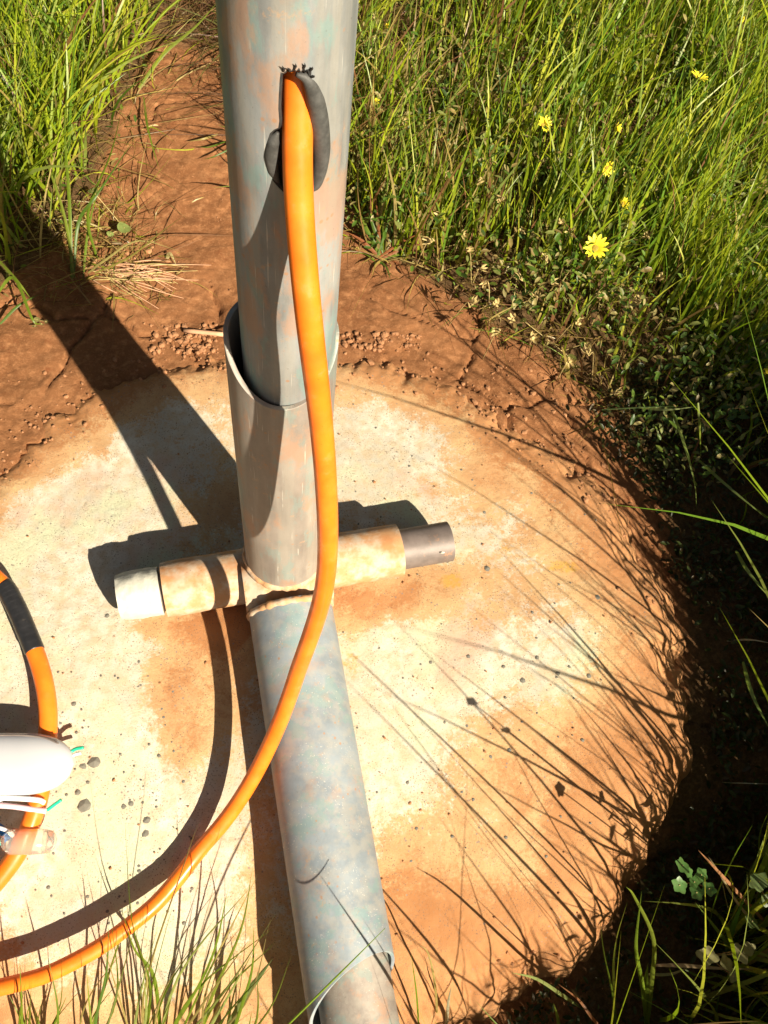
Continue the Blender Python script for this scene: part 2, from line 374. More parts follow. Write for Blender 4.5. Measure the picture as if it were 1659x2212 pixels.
for b in [(840, 1520, 110, 150, -.5), (930, 1450, 220, 80, -.45), (1180, 1400, 130, 90, -.3), (860, 960, 150, 90, -.42), (830, 1660, 80, 110, -.45),
          (960, 1180, 170, 90, -.10), (1100, 1650, 180, 120, .12), (1080, 1000, 160, 120, .16), (760, 1020, 60, 70, -.2),
          (150, 1120, 190, 150, -.6), (120, 1360, 200, 160, -.55), (200, 1560, 150, 130, -.5), (280, 1760, 170, 150, -.5), (90, 1900, 130, 150, -.25), (420, 1900, 120, 120, -.2),
          (330, 1020, 120, 110, -.35), (400, 900, 90, 60, -.2), (60, 900, 190, 100, .4), (30, 1010, 100, 60, .25), (230, 850, 130, 40, .12),
          (370, 1520, 95, 90, .50), (400, 1620, 60, 60, .45), (350, 1460, 70, 45, .35), (440, 1360, 90, 60, .50), (330, 1340, 70, 40, .30), (500, 1400, 60, 140, .35),
          (400, 1010, 110, 130, .22), (500, 1090, 70, 60, .3), (1380, 1750, 130, 150, .3), (590, 1290, 110, 45, .55), (860, 1290, 130, 45, .45), (780, 1340, 60, 80, .5), (700, 1240, 60, 60, .5), (1000, 1240, 100, 30, .3), (420, 1360, 190, 28, .3),  # first blob browns the concrete along the pole's shadow, tinting that shade
          (560, 1900, 60, 260, .25), (850, 1950, 90, 200, .35), (950, 2050, 140, 130, .45), (1230, 1700, 160, 200, .22), (1000, 760, 150, 60, .2), (800, 770, 100, 40, .1), (420, 780, 120, 30, .2)]:
    dust = dust+blob(*b)
och = 0
for b in [(975, 1255, 45, 30, .7), (1215, 1225, 70, 22, .7), (1090, 1185, 50, 15, .5), (1085, 1070, 40, 30, .3), (760, 1430, 40, 50, .6), (420, 1740, 60, 60, .3), (1150, 1160, 40, 16, .5), (270, 1340, 60, 25, .4), (640, 2030, 40, 60, .2), (130, 870, 80, 30, .3), (440, 960, 60, 90, .2)]:
    och = och+blob(*b)
pny, pnx = PX.shape; I = np.arange(pnx*pny).reshape(pny, pnx)
Q = np.stack([I[:-1, :-1].ravel(), I[:-1, 1:].ravel(), I[1:, 1:].ravel(), I[1:, :-1].ravel()], 1)
keep = (pr_ < pe+.045).ravel()[Q].all(1)
me = mesh_fast('concrete_pad', np.stack([PX.ravel(), PY.ravel(), PZ.ravel()], 1), Q[keep], MAT['concrete'])
fattr(me, 'dust', dust.ravel()); fattr(me, 'ochre', (och+0*PX).ravel())
pad = link('concrete_pad', me, kind='structure')

# stone chips in the concrete
def lump(r, seed, flat=.5, mat=None, name='stone_chip', det=1):
    bm = bmesh.new(); bmesh.ops.create_icosphere(bm, subdivisions=det, radius=1); rr = random.Random(seed)
    sx, sy = rr.uniform(.7, 1.3), rr.uniform(.7, 1.2)
    for v in bm.verts:
        k = rr.uniform(.72, 1.15); v.co = Vector((v.co.x*k*sx*r, v.co.y*k*sy*r, v.co.z*k*flat*r))
    me = bpy.data.meshes.new(name); bm.to_mesh(me); bm.free(); me.materials.append(mat or MAT['pebble']); return me
chips = [lump(1, s, .45) for s in range(5)]
spots = [(205, 1645, 13), (180, 1655, 9), (182, 1738, 13), (168, 1712, 7), (283, 1735, 9), (318, 1770, 8), (314, 1800, 10), (268, 1742, 5), (1012, 1418, 6), (1088, 1440, 6), (1100, 1620, 5), (1060, 1635, 5),
         (1272, 1460, 5), (1205, 1455, 6), (1180, 1850, 5), (1160, 1420, 5), (1230, 1440, 4), (1130, 1470, 6), (880, 1690, 5), (960, 1560, 5), (1052, 1228, 7), (100, 1560, 5), (1290, 1290, 6), (900, 1790, 5), (190, 1690, 6), (232, 1330, 5), (300, 1430, 4), (160, 1520, 5)]
for i in range(110): spots.append((random.uniform(60, 420), random.uniform(1450, 2000), random.uniform(1.5, 4)))
for i in range(90): spots.append((random.uniform(740, 1300), random.uniform(850, 1900), random.uniform(1.5, 4)))
for i, (u, v, s) in enumerate(spots):
    p = at_h(u, v, 0); o = link('stone_chip', chips[i % 5], pad); o.location = (p[0], p[1], float(pad_z(p[0], p[1]))-s/1600*.12+.0006)
    o.scale = (s/1600,)*3; o.rotation_euler = (0, 0, random.uniform(0, 6.28))

# crumbs of earth along the top edge of the pad and over the soil
V = []; Fc = []; tmpl = [lump(1, 50+s, .7, MAT['crumb'], 'c') for s in range(4)]
tv = [np.array([v.co[:] for v in t.vertices]) for t in tmpl]; tf = [[tuple(p.vertices) for p in t.polygons] for t in tmpl]
for t in tmpl: bpy.data.meshes.remove(t)
def add_crumb(x, y, r, lift=.2):
    k = random.randrange(4); a = random.uniform(0, 6.28); c, s = math.cos(a), math.sin(a); v = tv[k]*r
    z = float(ground(x, y)) + r*lift+.0008; b = len(V)
    V.extend(zip(v[:, 0]*c-v[:, 1]*s+x, v[:, 0]*s+v[:, 1]*c+y, v[:, 2]+z)); Fc.extend([tuple(b+i for i in f) for f in tf[k]])
for i in range(420):
    if i < 360: phi = random.uniform(.5, 2.6)
    else: phi = random.uniform(-.9, .9)
    R = float(pad_r(np.array(phi)))+random.gauss(-.03, .03); add_crumb(PC[0]+R*math.cos(phi), PC[1]+R*math.sin(phi), abs(random.gauss(.0, .0018))+.0008)
for (u0, u1, v0, v1, n) in [(325, 470, 700, 765, 170), (740, 910, 720, 760, 120), (150, 330, 520, 600, 120), (1020, 1230, 780, 900, 60)]:
    for i in range(n):
        p = at_h(random.uniform(u0, u1), random.uniform(v0, v1)); add_crumb(p[0], p[1], random.choice([.001, .0012, .0014, .002, .0028, .0046])*random.uniform(.8, 1.2), .15)
for i in range(500):
    add_crumb(random.uniform(-.6, .9), random.uniform(-.5, 1.1), random.uniform(.0008, .0022))
link('earth_crumbs', mesh_np('earth_crumbs', V, Fc, MAT['crumb'], False), kind='stuff', label='loose crumbs of dry red earth along the edge of the concrete pad', category='earth')

# ------------------------------------------------------------------ the hinge: upper sleeve, barrel, pin, lower sleeve
HD = np.array([.974, .225, 0]); LD = np.array([.205, -.979, -.150]); LD /= np.linalg.norm(LD)
hinge = empty('pole_hinge', (0, 0, 0), 'galvanised steel hinge joining the upright sleeve and the lying sleeve on the concrete pad', 'hinge')
def zt(th):
    s = max(0., -math.sin(th-.05)); return -.047*s**1.4 + .004*math.sin(3*th)*.3
hollow((0, 0, .086), (0, 0, .522), .049, .0445, MAT['galv_warm'], 'upper_sleeve', hinge, zt=zt)
def rod(t0, t1, r, c=(0, 0, .036), n=6): return [np.array(c)+HD*t for t in np.linspace(t0, t1, n)]
def roughtube(name, P, rad, mat, seed, amp, parent, seg=48, nl=40, fl=0.0):
    P = np.asarray(P); P = np.array([P[0]+(P[-1]-P[0])*t for t in np.linspace(0, 1, nl)])
    rad = np.interp(np.linspace(0, 1, nl), np.linspace(0, 1, len(rad)), rad) if not np.isscalar(rad) else np.full(nl, rad)
    V, Fc = tube(P, rad, seg); V = np.array(V).reshape(nl, seg, 3)
    a, b = np.meshgrid(np.arange(seg), np.arange(nl)); ang = a/seg*2*np.pi
    d = (fbm(np.cos(ang)*2+seed, np.sin(ang)*2+b*.12, 1.6, 4, seed)-.5)*2*amp
    V = V + (V-P[:, None, :])/rad[:, None, None]*d[:, :, None]
    o = link(name, mesh_np(name, V.reshape(-1, 3), Fc, mat), parent)
    o.data.set_sharp_from_angle(angle=math.radians(50)); return o
roughtube('hinge_barrel', rod(-.157, -.012, 0), [.0355, .0365, .0362, .0358, .0362, .037, .0385], MAT['dsteel'], 3, .0007, hinge)
roughtube('hinge_barrel', rod(.156, .0, 0), [.0355, .036, .036, .0362, .037, .038], MAT['dsteel'], 9, .0006, hinge)
roughtube('hinge_pin', rod(-.19, .227, 0), .0275, MAT['pin'], 4, .0003, hinge)
roughtube('painted_collar', rod(-.214, -.161, 0), [.029, .031, .0315, .0312, .031], MAT['paint'], 6, .0016, hinge, nl=30)
pc = np.array((0, 0, .036))+HD*.214+np.array([0, -.0275*.80, .0275*.58])
bm = bmesh.new()
for (dx, dzz, r) in [(0, 0, .0038), (-.004, -.002, .003), (.004, -.003, .0032), (-.001, .004, .0022), (-.030, -.010, .0022), (-.026, -.010, .002)]:
    ret = bmesh.ops.create_icosphere(bm, subdivisions=2, radius=r)
    for v in ret['verts']: v.co = Vector((v.co.x+dx, v.co.y*.35+(-dzz*.6), v.co.z*.6+dzz*.8))
me = bpy.data.meshes.new('paint_blob'); bm.to_mesh(me); bm.free(); me.materials.append(MAT['paint'])
o = link('paint_blob', me, hinge); o.location = pc
# weld / packed earth round the foot of the upright sleeve
def ringweld(name, c, R, r, ax, seed, mat, n=120, lift=None):
    ax = np.array(ax, float); ax /= np.linalg.norm(ax); a = np.cross(ax, [0, 1, .3]); a /= np.linalg.norm(a); b = np.cross(ax, a); P = []
    for i in range(n+1):
        t = 2*math.pi*i/n; q = np.array(c)+R*(math.cos(t)*a+math.sin(t)*b)
        if lift: q = lift(q)
        P.append(q)
    rr = [r*(.8+.5*float(vnoise(np.array(i*.5), np.array(1.0), seed))) for i in range(n+1)]; rr[-1] = rr[0]
    V, Fc = tube(P, rr, 8, False); return link(name, mesh_np(name, V, Fc, mat), hinge)
ringweld('weld_bead', (0, 0, .087), .0475, .0050, (0, 0, 1), 2, MAT['dsteel'])
roughtube('packed_earth', [np.array([-.052, -.028, .040]), np.array([.058, -.006, .040])], [.040, .049, .051, .051, .049, .040], MAT['dsteel'], 12, .0022, hinge)
# lower sleeve with its end cut slantwise
LB = np.array([.010, -.056, .042])
LS_len = .452
LENDA = .040
hollow(LB, LB+LD*LS_len, .0535, .0495, MAT['galv_low'], 'lower_sleeve', hinge, zt=lambda th: -LENDA*math.cos(th+math.pi))
ringweld('weld_bead', LB+LD*.004, .0515, .0048, LD, 8, MAT['dsteel'])
lp = empty('lying_pipe', LB+LD*.3, 'thinner galvanised pipe sticking out of the lower end of the lying sleeve', 'pipe')
hollow(LB+LD*.38+np.array([.003, 0, -.003]), LB+LD*1.6+np.array([.006, 0, -.003]), .0435, .040, MAT['galv_warm'], 'pipe_wall', lp)

# ------------------------------------------------------------------ the upright pole with the cable hole
pole = empty('mast_pole', (.006, -.003, .2), 'tall galvanised steel pole standing in the upright sleeve, cable hole cut in its side', 'pole')
o = hollow((.006, -.003, .10), (.006, -.003, 3.2), .040, .0365, MAT['galv'], 'pole_wall', pole, seg=128, nz=60)
outline = [(604, 172), (606, 156), (612, 158), (620, 151), (628, 154), (634, 146), (640, 153), (646, 146), (650, 155), (656, 144), (661, 155), (668, 147), (673, 153), (672, 166), (676, 178), (684, 200), (692, 225), (700, 258), (706, 296), (708, 330), (703, 366), (694, 392), (682, 412), (668, 420), (640, 424), (615, 418), (602, 406),
           (590, 392), (582, 366), (577, 335), (577, 305), (583, 288), (592, 280), (601, 276), (603, 262), (601, 235), (602, 205)]
def at_y(u, v, y): r = ray(u, v); return CAM + r*((y-CAM[1])/r[1])
def on_pole(u, v, R=.040, cx=.006, cy=-.003):
    r = ray(u, v); oo = CAM-np.array([cx, cy, 0]); a = r[0]**2+r[1]**2; b = 2*(oo[0]*r[0]+oo[1]*r[1]); c = oo[0]**2+oo[1]**2-R*R
    t = (-b-math.sqrt(b*b-4*a*c))/2/a; return CAM+r*t
hp = [on_pole(u, v) for u, v in outline]
Vc = [(p[0], -.09, p[2]) for p in hp]+[(p[0], -.008, p[2]) for p in hp]; k = len(hp)
Fc = [tuple(range(k)), tuple(range(2*k-1, k-1, -1))]+[(i, k+i, k+(i+1) % k, (i+1) % k) for i in range(k)]
cut = link('cutter', mesh_np('cutter', Vc, Fc, MAT['dark'], False))
bm = bmesh.new(); bm.from_mesh(cut.data); bmesh.ops.recalc_face_normals(bm, faces=bm.faces); bm.to_mesh(cut.data); bm.free()
md = o.modifiers.new('b', 'BOOLEAN'); md.operation = 'DIFFERENCE'; md.object = cut; md.solver = 'EXACT'
dg = bpy.context.evaluated_depsgraph_get(); new = bpy.data.meshes.new_from_object(o.evaluated_get(dg))
o.modifiers.clear(); o.data = new; new.name = 'pole_wall'
bpy.data.objects.remove(cut)
# dark burr round the cut
rim = np.array([p+(p-np.array([.006, -.003, p[2]]))*(-.045) for p in hp]+[hp[0]])
rim_in = [np.array([.006, -.003, p[2]])+(p-np.array([.006, -.003, p[2]]))*.955 for p in hp]
V, Fc = tube(np.vstack([spline(rim_in, 3), rim_in[:1]]), .0016, 8, False)
link('cut_edge', mesh_np('cut_edge', V, Fc, MAT['dark']), pole)
# dark grey tubes standing in for the pole's shaded inner wall round the hole
wallP = [on_pole(u, v, .0375) for u, v in [(640, 160), (664, 172), (678, 205), (687, 245), (692, 290), (693, 335), (688, 375), (678, 402), (650, 412)]]
tube_obj('shaded_wall_edge', wallP, [.0012, .0040, .0056, .0060, .0060, .0050, .0036, .001], MAT['wall_shade'], pole, seg=16)
tube_obj('shaded_wall_edge', [on_pole(u, v, .0375) for u, v in [(600, 286), (590, 305), (586, 335), (590, 368), (602, 398)]], [.001, .0040, .0046, .0036, .001], MAT['wall_shade'], pole, seg=14)
for (u, v, du, dv) in [(612, 152, -3, -10), (636, 146, 2, -9), (655, 146, 3, -10), (670, 150, 5, -6), (673, 165, 6, -2), (662, 152, 4, 4), (625, 152, -4, -6)]:
    a = on_pole(u, v, .0395); b = on_pole(u+du, v+dv, .0425)
    tube_obj('steel_burr', [a, (a+b)/2+np.array([.0006, -.0004, 0]), b], [.0011, .0006, .0001], MAT['dark'], pole, seg=7, n=3)

# ------------------------------------------------------------------ orange cables
c1 = empty('orange_cable', at_d(708, 1250, .87), 'thick orange cable coming out of the pole hole and bending down onto the concrete', 'cable')
off = lambda u, v, R: on_pole(u, v, R)
P = [np.array([.012, .016, 1.10]), np.array([.012, .012, .98]), np.array([.013, .004, .89]), np.array([.0135, -.010, .815]), off(641, 290, .035), off(642, 350, .0425), off(645, 425, .052), off(650, 510, .062), off(659, 610, .078), off(668, 700, .090), off(678, 781, .101)]
path = [(691, 880, .70), (702, 990, .73), (708, 1100, .78), (710, 1190, .83), (706, 1258, .868), (690, 1328, .91), (660, 1400, .964), (630, 1490, 1.015), (600, 1570, 1.045),
        (560, 1655, 1.066), (520, 1724, 1.078), (480, 1780, 1.083), (430, 1838, 1.084), (380, 1903, 1.074), (330, 1958, 1.06), (265, 2010, 1.047), (200, 2055, 1.038), (100, 2105, 1.028), (0, 2133, 1.024), (-110, 2160, 1.02), (-300, 2200, 1.03), (-700, 2230, 1.06)]
P += [at_d(*q) for q in path]
D = spline(P, 10); n0 = 175
for it in range(140): D[1:n0] = D[1:n0]*.5+(D[:n0-1]+D[2:n0+1])*.25
tube_obj('cable_sheath', D, .0094, MAT['cable'], c1, seg=28, smooth_path=False)
# ties where grass shadows lie are left to the grass; second cable
c2 = empty('orange_cable', at_h(98, 1500, .03), 'shorter orange cable with a black taped joint, running under the white plastic joint at left', 'cable')
p2 = [(-260, 1120, .05), (-90, 1190, .045), (0, 1258, .034), (30, 1302, .030), (58, 1365, .027), (84, 1432, .026), (100, 1500, .026), (104, 1570, .026), (96, 1650, .028), (82, 1730, .03), (52, 1815, .03), (12, 1880, .028), (-50, 1945, .026), (-160, 2010, .026), (-320, 2060, .03)]
Q2 = spline([at_h(*q) for q in p2], 8); 
tube_obj('cable_sheath', Q2, .0112, MAT['cable'], c2, seg=24, smooth_path=False)
# black tape wound over it: slightly conical overlapping turns
i0, i1 = 17, 38
TP = Q2[i0:i1]; TP = spline(TP, 5); nn = len(TP); rr = [.0122+.00022*((i*.11) % 1) for i in range(nn)]
V, Fc = tube(TP, np.array(rr), 24); o = link('tape_wrap', mesh_np('tape_wrap', V, Fc, MAT['tape']), c2); o['label'] = 'black insulating tape wound round the orange cable'

# ------------------------------------------------------------------ white plastic joint, wires, clear sleeve
wj = empty('cable_joint', at_h(60, 1650, .05), 'glossy white plastic cable joint with rounded end lying over the orange cable', 'joint')
cA = at_h(-140, 1650, .048); cB = at_h(160, 1650, .040); ax = cB-cA; L = np.linalg.norm(ax); ax /= L
up = np.array([0, 0, 1.]); sd = np.cross(up, ax); sd /= np.linalg.norm(sd); up2 = np.cross(ax, sd)
V = []; nl, sg = 46, 48
for i in range(nl):
    t = i/(nl-1); s = L*t; e = max(0., (s-(L-.060))/.060); k = math.sqrt(max(0, 1-e**2.3)) if i < nl-1 else 0.02
    for j in range(sg):
        a = 2*math.pi*j/sg; cs, sn = math.cos(a), math.sin(a)
        V.append(cA+ax*s+sd*(.036*k*math.copysign(abs(cs)**.85, cs))+up2*(.022*k*math.copysign(abs(sn)**.8, sn)))
Fc = [(i*sg+j, i*sg+(j+1) % sg, (i+1)*sg+(j+1) % sg, (i+1)*sg+j) for i in range(nl-1) for j in range(sg)]+[tuple(range(sg)), tuple((nl-1)*sg+j for j in range(sg))]
link('joint_shell', mesh_np('joint_shell', V, Fc, MAT['white']), wj)
# seam ring round the shell and the dark entry slot in the lower left
P = []
for j in range(61):
    a = 2*math.pi*j/60; P.append(cA+ax*(L-.052)+sd*.0365*math.cos(a)+up2*.0225*math.sin(a))
slot = [at_h(u, v, .046) for u, v in [(-60, 1712), (-10, 1716), (25, 1705), (58, 1686)]]
tube_obj('entry_slot', slot, [.006, .0055, .004, .0008], MAT['tape'], wj, seg=10)
tube_obj('slot_lip', [q+np.array([0, -.006, -.004]) for q in slot], [.003, .003, .002, .001], MAT['white'], wj, seg=10)
tube_obj('shell_seam', [cA+ax*s+sd*.030*k+up2*.0155 for s, k in [(0, 1), (L*.4, 1), (L-.06, 1), (L-.035, .9), (L-.018, .68)]], .0011, MAT['pin'], wj, seg=8)
def wire(name, pts, r, mat, label, tip=None):
    P = [at_h(*q) for q in pts]; e = empty(name, P[0], label, 'wire')
    tube_obj('wire_sheath', P, r, MAT[mat], e, seg=12, n=6)
    if tip: tube_obj('bare_tip', [at_h(*q) for q in tip], r*.45, MAT['copper'], e, seg=8, n=4)
wire('wire', [(146, 1632, .036), (156, 1622, .034), (166, 1617, .036), (180, 1615, .038)], .0022, 'green', 'short green wire end poking out beyond the rounded end of the white joint')
wire('wire', [(150, 1638, .030), (162, 1630, .028), (175, 1627, .028)], .0019, 'whitew', 'short white wire end beside the green one at the tip of the white joint')
wire('wire', [(-60, 1722, .05), (20, 1724, .05), (80, 1728, .046), (96, 1734, .042)], .0030, 'whitew', 'white wire running level just below the white joint')
wire('wire', [(-60, 1738, .044), (20, 1741, .044), (70, 1748, .040), (100, 1752, .038)], .0034, 'pinkw', 'pinkish wire crossing over the orange cable below the white joint')
wire('wire', [(132, 1728, .04), (118, 1738, .038), (102, 1750, .036)], .0021, 'green', 'bright green wire stub crossing the right edge of the orange cable', [(102, 1750, .036), (94, 1757, .034), (88, 1760, .03)])
wire('wire', [(-60, 1740, .04), (0, 1790, .036), (24, 1815, .034)], .0048, 'blue', 'blue wire at the left edge running into the clear plastic sleeve')
wire('wire', [(-70, 1850, .03), (-10, 1826, .032), (22, 1806, .034)], .0026, 'teal', 'teal wire at the left edge beneath the blue wire')
wire('wire', [(-40, 1780, .05), (10, 1792, .046), (30, 1810, .04)], .0022, 'whitew', 'thin white wire bending down beside the blue wire')
ws = empty('clear_sleeve', at_h(60, 1818, .045), 'clear plastic sleeve lying across the orange cable below the white joint', 'sleeve')
P = [at_h(14, 1818, .042), at_h(24, 1818, .043), at_h(70, 1818, .040), at_h(100, 1818, .034), at_h(106, 1818, .032)]
tube_obj('sleeve_wall', P, [.008, .0145, .0145, .0135, .0125], MAT['clear'], ws, seg=28, n=8)

# short rod at the pad edge
rd = empty('metal_rod', at_h(430, 715, .004), 'short pale rod lying in the soil against the pole, left of the sleeve', 'rod')
tube_obj('rod_shaft', [at_h(398, 714, .004), at_h(488, 723, .008)], .0036, MAT['rodm'], rd, seg=12, n=4)

# ------------------------------------------------------------------ vegetation
GREENS = np.array([(.29, .39, .016), (.22, .33, .014), (.36, .43, .018), (.12, .24, .02), (.43, .46, .04), (.30, .38, .08)])
STRAW = np.array([(.42, .32, .09), (.27, .17, .06), (.42, .33, .13), (.22, .10, .045)])
def blade_arrays(root, lean, length, width, bend, col, seg=6, curl=None):
    """root (n,3), lean (n,3) unit start direction, bend (n,3) added with t^2; returns verts, quads, tris, cols"""
    n = len(root); ts = np.linspace(0, 1, seg+1); P = np.zeros((n, seg+1, 3))
    for i, t in enumerate(ts): P[:, i] = root+length[:, None]*(lean*t+bend*t*t)
    T = np.gradient(P, axis=1); T /= np.linalg.norm(T, axis=2)[:, :, None]+1e-9
    az = rng.uniform(0, 2*np.pi, n); side = np.stack([np.cos(az), np.sin(az), np.zeros(n)], 1)
    tw = rng.uniform(-1.2, 1.2, n)
    V = np.zeros((n, 2*seg+1, 3)); C = np.zeros((n, 2*seg+1, 3))
    for i, t in enumerate(ts):
        s = np.cross(T[:, i], np.stack([np.cos(az+tw*t), np.sin(az+tw*t), .3+0*az], 1)); s /= np.linalg.norm(s, axis=1)[:, None]+1e-9
        w = width*(1-t**2.2)*(.55+.45*min(1, t*5))
        tip = sstep(.7, 1.0, t)
        cc = col*(1-.0*t)
        if i < seg:
            V[:, 2*i] = P[:, i]-s*w[:, None]/2; V[:, 2*i+1] = P[:, i]+s*w[:, None]/2; C[:, 2*i] = cc; C[:, 2*i+1] = cc
        else: V[:, 2*seg] = P[:, i]; C[:, 2*seg] = cc
    b = (np.arange(n)*(2*seg+1))[:, None]
    q = np.array([[2*i, 2*i+1, 2*i+3, 2*i+2] for i in range(seg-1)]).ravel()
    Qd = (b+q[None, :]).reshape(-1, 4); Tr = (b+np.array([[2*seg-2, 2*seg-1, 2*seg]])).reshape(-1, 3)
    return V.reshape(-1, 3), Qd, Tr, C.reshape(-1, 3)
def pick_cols(n, straw=.15, bright=1.0):
    k = rng.random(n) < straw; g = GREENS[rng.integers(0, len(GREENS), n)]; s = STRAW[rng.integers(0, len(STRAW), n)]
    return np.where(k[:, None], s, g)*rng.uniform(.75, 1.2, n)[:, None]*bright
def grass(name, X, Y, lmin, lmax, wmin, wmax, label, straw=.12, cols=None, leanv=(0, 0), spread=.35, droop=.4, scale=None):
    n = len(X); Z = ground(X, Y)-.004; root = np.stack([X, Y, Z], 1)
    length = rng.uniform(lmin, lmax, n)*(1 if scale is None else scale); width = rng.uniform(wmin, wmax, n)
    lean = np.stack([rng.normal(leanv[0], spread, n), rng.normal(leanv[1], spread, n), np.ones(n)], 1); lean /= np.linalg.norm(lean, axis=1)[:, None]
    bend = np.stack([rng.normal(leanv[0]*.4, droop, n), rng.normal(leanv[1]*.4, droop, n), -np.abs(rng.normal(0, droop*.6, n))], 1)
    V, Qd, Tr, C = blade_arrays(root, lean, length, width, bend, pick_cols(n, straw) if cols is None else np.array(cols)[rng.integers(0, len(cols), n)]*rng.uniform(.7, 1.2, n)[:, None])
    me = mesh_fast(name, V, Qd, MAT['leaf'], Tr); cattr(me, C)
    return link(name, me, kind='stuff', label=label, category='grass')
def scatter(n, x0, x1, y0, y1, dens):
    X = rng.uniform(x0, x1, n); Y = rng.uniform(y0, y1, n); k = rng.random(n) < dens(X, Y); return X[k], Y[k]
def outside_pad(X, Y, m=0.0):
    r = np.hypot(X-PC[0], Y-PC[1]); return r-(pad_r(np.arctan2(Y-PC[1], X-PC[0]))+m)
# meadow, upper right
def right_edge(Y):      # x beyond which grass grows at height y on the ground
    return np.interp(Y, [-.9, -.6, -.45, -.3, 0, .2, .35, .5, .62, .70, 2.5], [.42, .50, .62, .66, .68, .60, .46, .26, .10, .06, .05])
def dA(X, Y):
    e = X-right_edge(Y)+.10*(fbm(X, Y, 12, 2, 207)-.5); clump = .2+.65*sstep(.38, .6, fbm(X, Y, 9, 2, 201)); return sstep(0, .30, e)*clump*(outside_pad(X, Y, .01) > 0)*(Y > .15)
X, Y = scatter(30000, .02, 1.55, .12, 2.1, dA); e = X-right_edge(Y)
grass('meadow_grass', X, Y, .10, .27, .003, .0068, 'dense tall bright green grass filling the upper right beyond the pole', .08+.45*(1-sstep(.05, .38, e)), None, (.05, .10), .14, .2, scale=.38+.62*sstep(.05, .5, e+(Y-.6)*.35))
# litter of short dried blades at its foot
X, Y = scatter(16000, .0, 1.5, .3, 1.9, lambda X, Y: sstep(-.06, .04, X-right_edge(Y))*(outside_pad(X, Y, .0) > 0)*(1-.6*sstep(.3, .8, X-right_edge(Y))))
grass('dry_litter', X, Y, .02, .09, .0012, .003, 'short dried straw and stalks between the meadow grass and the bare soil', .85, None, (0, 0), 1.1, .8)
def shade_edge(Y): return np.interp(Y, [-1.4, -1.15, -.86, -.66, -.42, -.25, 0, .2, .35], [.22, .30, .44, .59, .745, .805, .85, .88, .86])
# tall grass right and lower right that shades the pad edge (mostly outside the picture)
def dB(X, Y): return sstep(0, .06, X-right_edge(Y)-.0)*(Y < .25)*(.3+.7*sstep(.35, .55, fbm(X, Y, 10, 2, 222)))
X, Y = scatter(42000, .22, 1.35, -1.4, .16, lambda X, Y: sstep(0, .05, X-shade_edge(Y))*(.55+.45*sstep(.35, .55, fbm(X, Y, 10, 2, 222))))
grass('shade_grass', X, Y, .42, .62, .004, .011, 'thick grass along the right edge that shades the border of the concrete pad', .1, None, (.13, -.02), .13, .10)
X, Y = scatter(7500, .12, 1.05, -1.2, .2, lambda X, Y: sstep(-.17, -.07, X-shade_edge(Y))*(1-sstep(.05, .15, X-shade_edge(Y)))*(Y < .45*X-.28)*sstep(.44, .60, fbm(X, Y, 16, 2, 305)))
grass('tall_grass', X, Y, .30, .70, .0035, .008, 'scattered taller blades rising above the thick grass at the right edge', .1, None, (.0, .04), .2, .16)
X, Y = scatter(420, -.45, .45, -.95, -.62, lambda X, Y: np.full(X.shape, .9))
grass('near_grass', X, Y, .12, .30, .003, .006, 'sparse grass standing below the bottom border of the picture, nearest the viewer', .1, None, (0, .1), .25, .2)

# clump, upper left
def left_edge(Y): return np.interp(Y, [.3, .45, .55, .7, .9, 1.1, 1.3, 2.2], [-.66, -.52, -.42, -.36, -.34, -.30, -.26, -.24])
def dC(X, Y): return sstep(0, .08, left_edge(Y)-X)*(.3+.7*sstep(.35, .55, fbm(X, Y, 11, 2, 240)))*(Y > .38)
X, Y = scatter(22000, -1.3, -.22, .36, 2.0, dC)
grass('left_grass', X, Y, .12, .30, .003, .007, 'thick bright green grass in the upper left, partly in the shadow of the pole', .12, None, (.06, .12), .2, .3)
X, Y = scatter(2600, -.75, -.12, .45, 1.5, lambda X, Y: sstep(-.16, .02, left_edge(Y)-X)*.9)
grass('dry_litter', X, Y, .02, .10, .001, .003, 'matted dry stalks at the foot of the left grass clump', .9, None, (.1, 0), 1.3, .9)
X, Y = scatter(9000, -.26, .06, .80, 2.0, lambda X, Y: sstep(-.25, .05, X+(Y-1.0)*.6)*.9)
grass('matted_roots', X, Y, .03, .16, .001, .003, 'reddish matted roots and stalks in the shade behind the pole', .8, leanv=(.1, .1), spread=1.0, droop=.8, cols=[(.20, .085, .045), (.13, .06, .035), (.25, .15, .07), (.10, .11, .03), (.30, .18, .09)])

X, Y = scatter(2600, -.10, .14, .70, 1.9, lambda X, Y: sstep(.0, .05, X+.10-.06*sstep(.9, 1.2, Y)))
grass('dark_grass', X, Y, .08, .22, .0025, .006, 'grass and stalks growing directly behind the pole', .45, None, (.1, .1), .3, .3)
X, Y = scatter(3500, -.50, -.16, .46, .80, lambda X, Y: np.exp(-((X+.33+(Y-.6)*.3)/.075)**2-((Y-.60)/.10)**2))
grass('dry_litter', X, Y, .015, .07, .001, .003, 'curled dry stalks heaped on the soil at the foot of the left grass clump', .9, None, (.1, 0), 1.3, .9)
X, Y = scatter(620, .075, .30, .60, 1.0, lambda X, Y: sstep(.0, .03, X-right_edge(Y))*sstep(.35, .6, fbm(X, Y, 18, 2, 333)))
grass('pole_side_grass', X, Y, .13, .24, .003, .006, 'yellowish grass growing right beside the pole on its right', .4, None, (.02, .05), .15, .15)
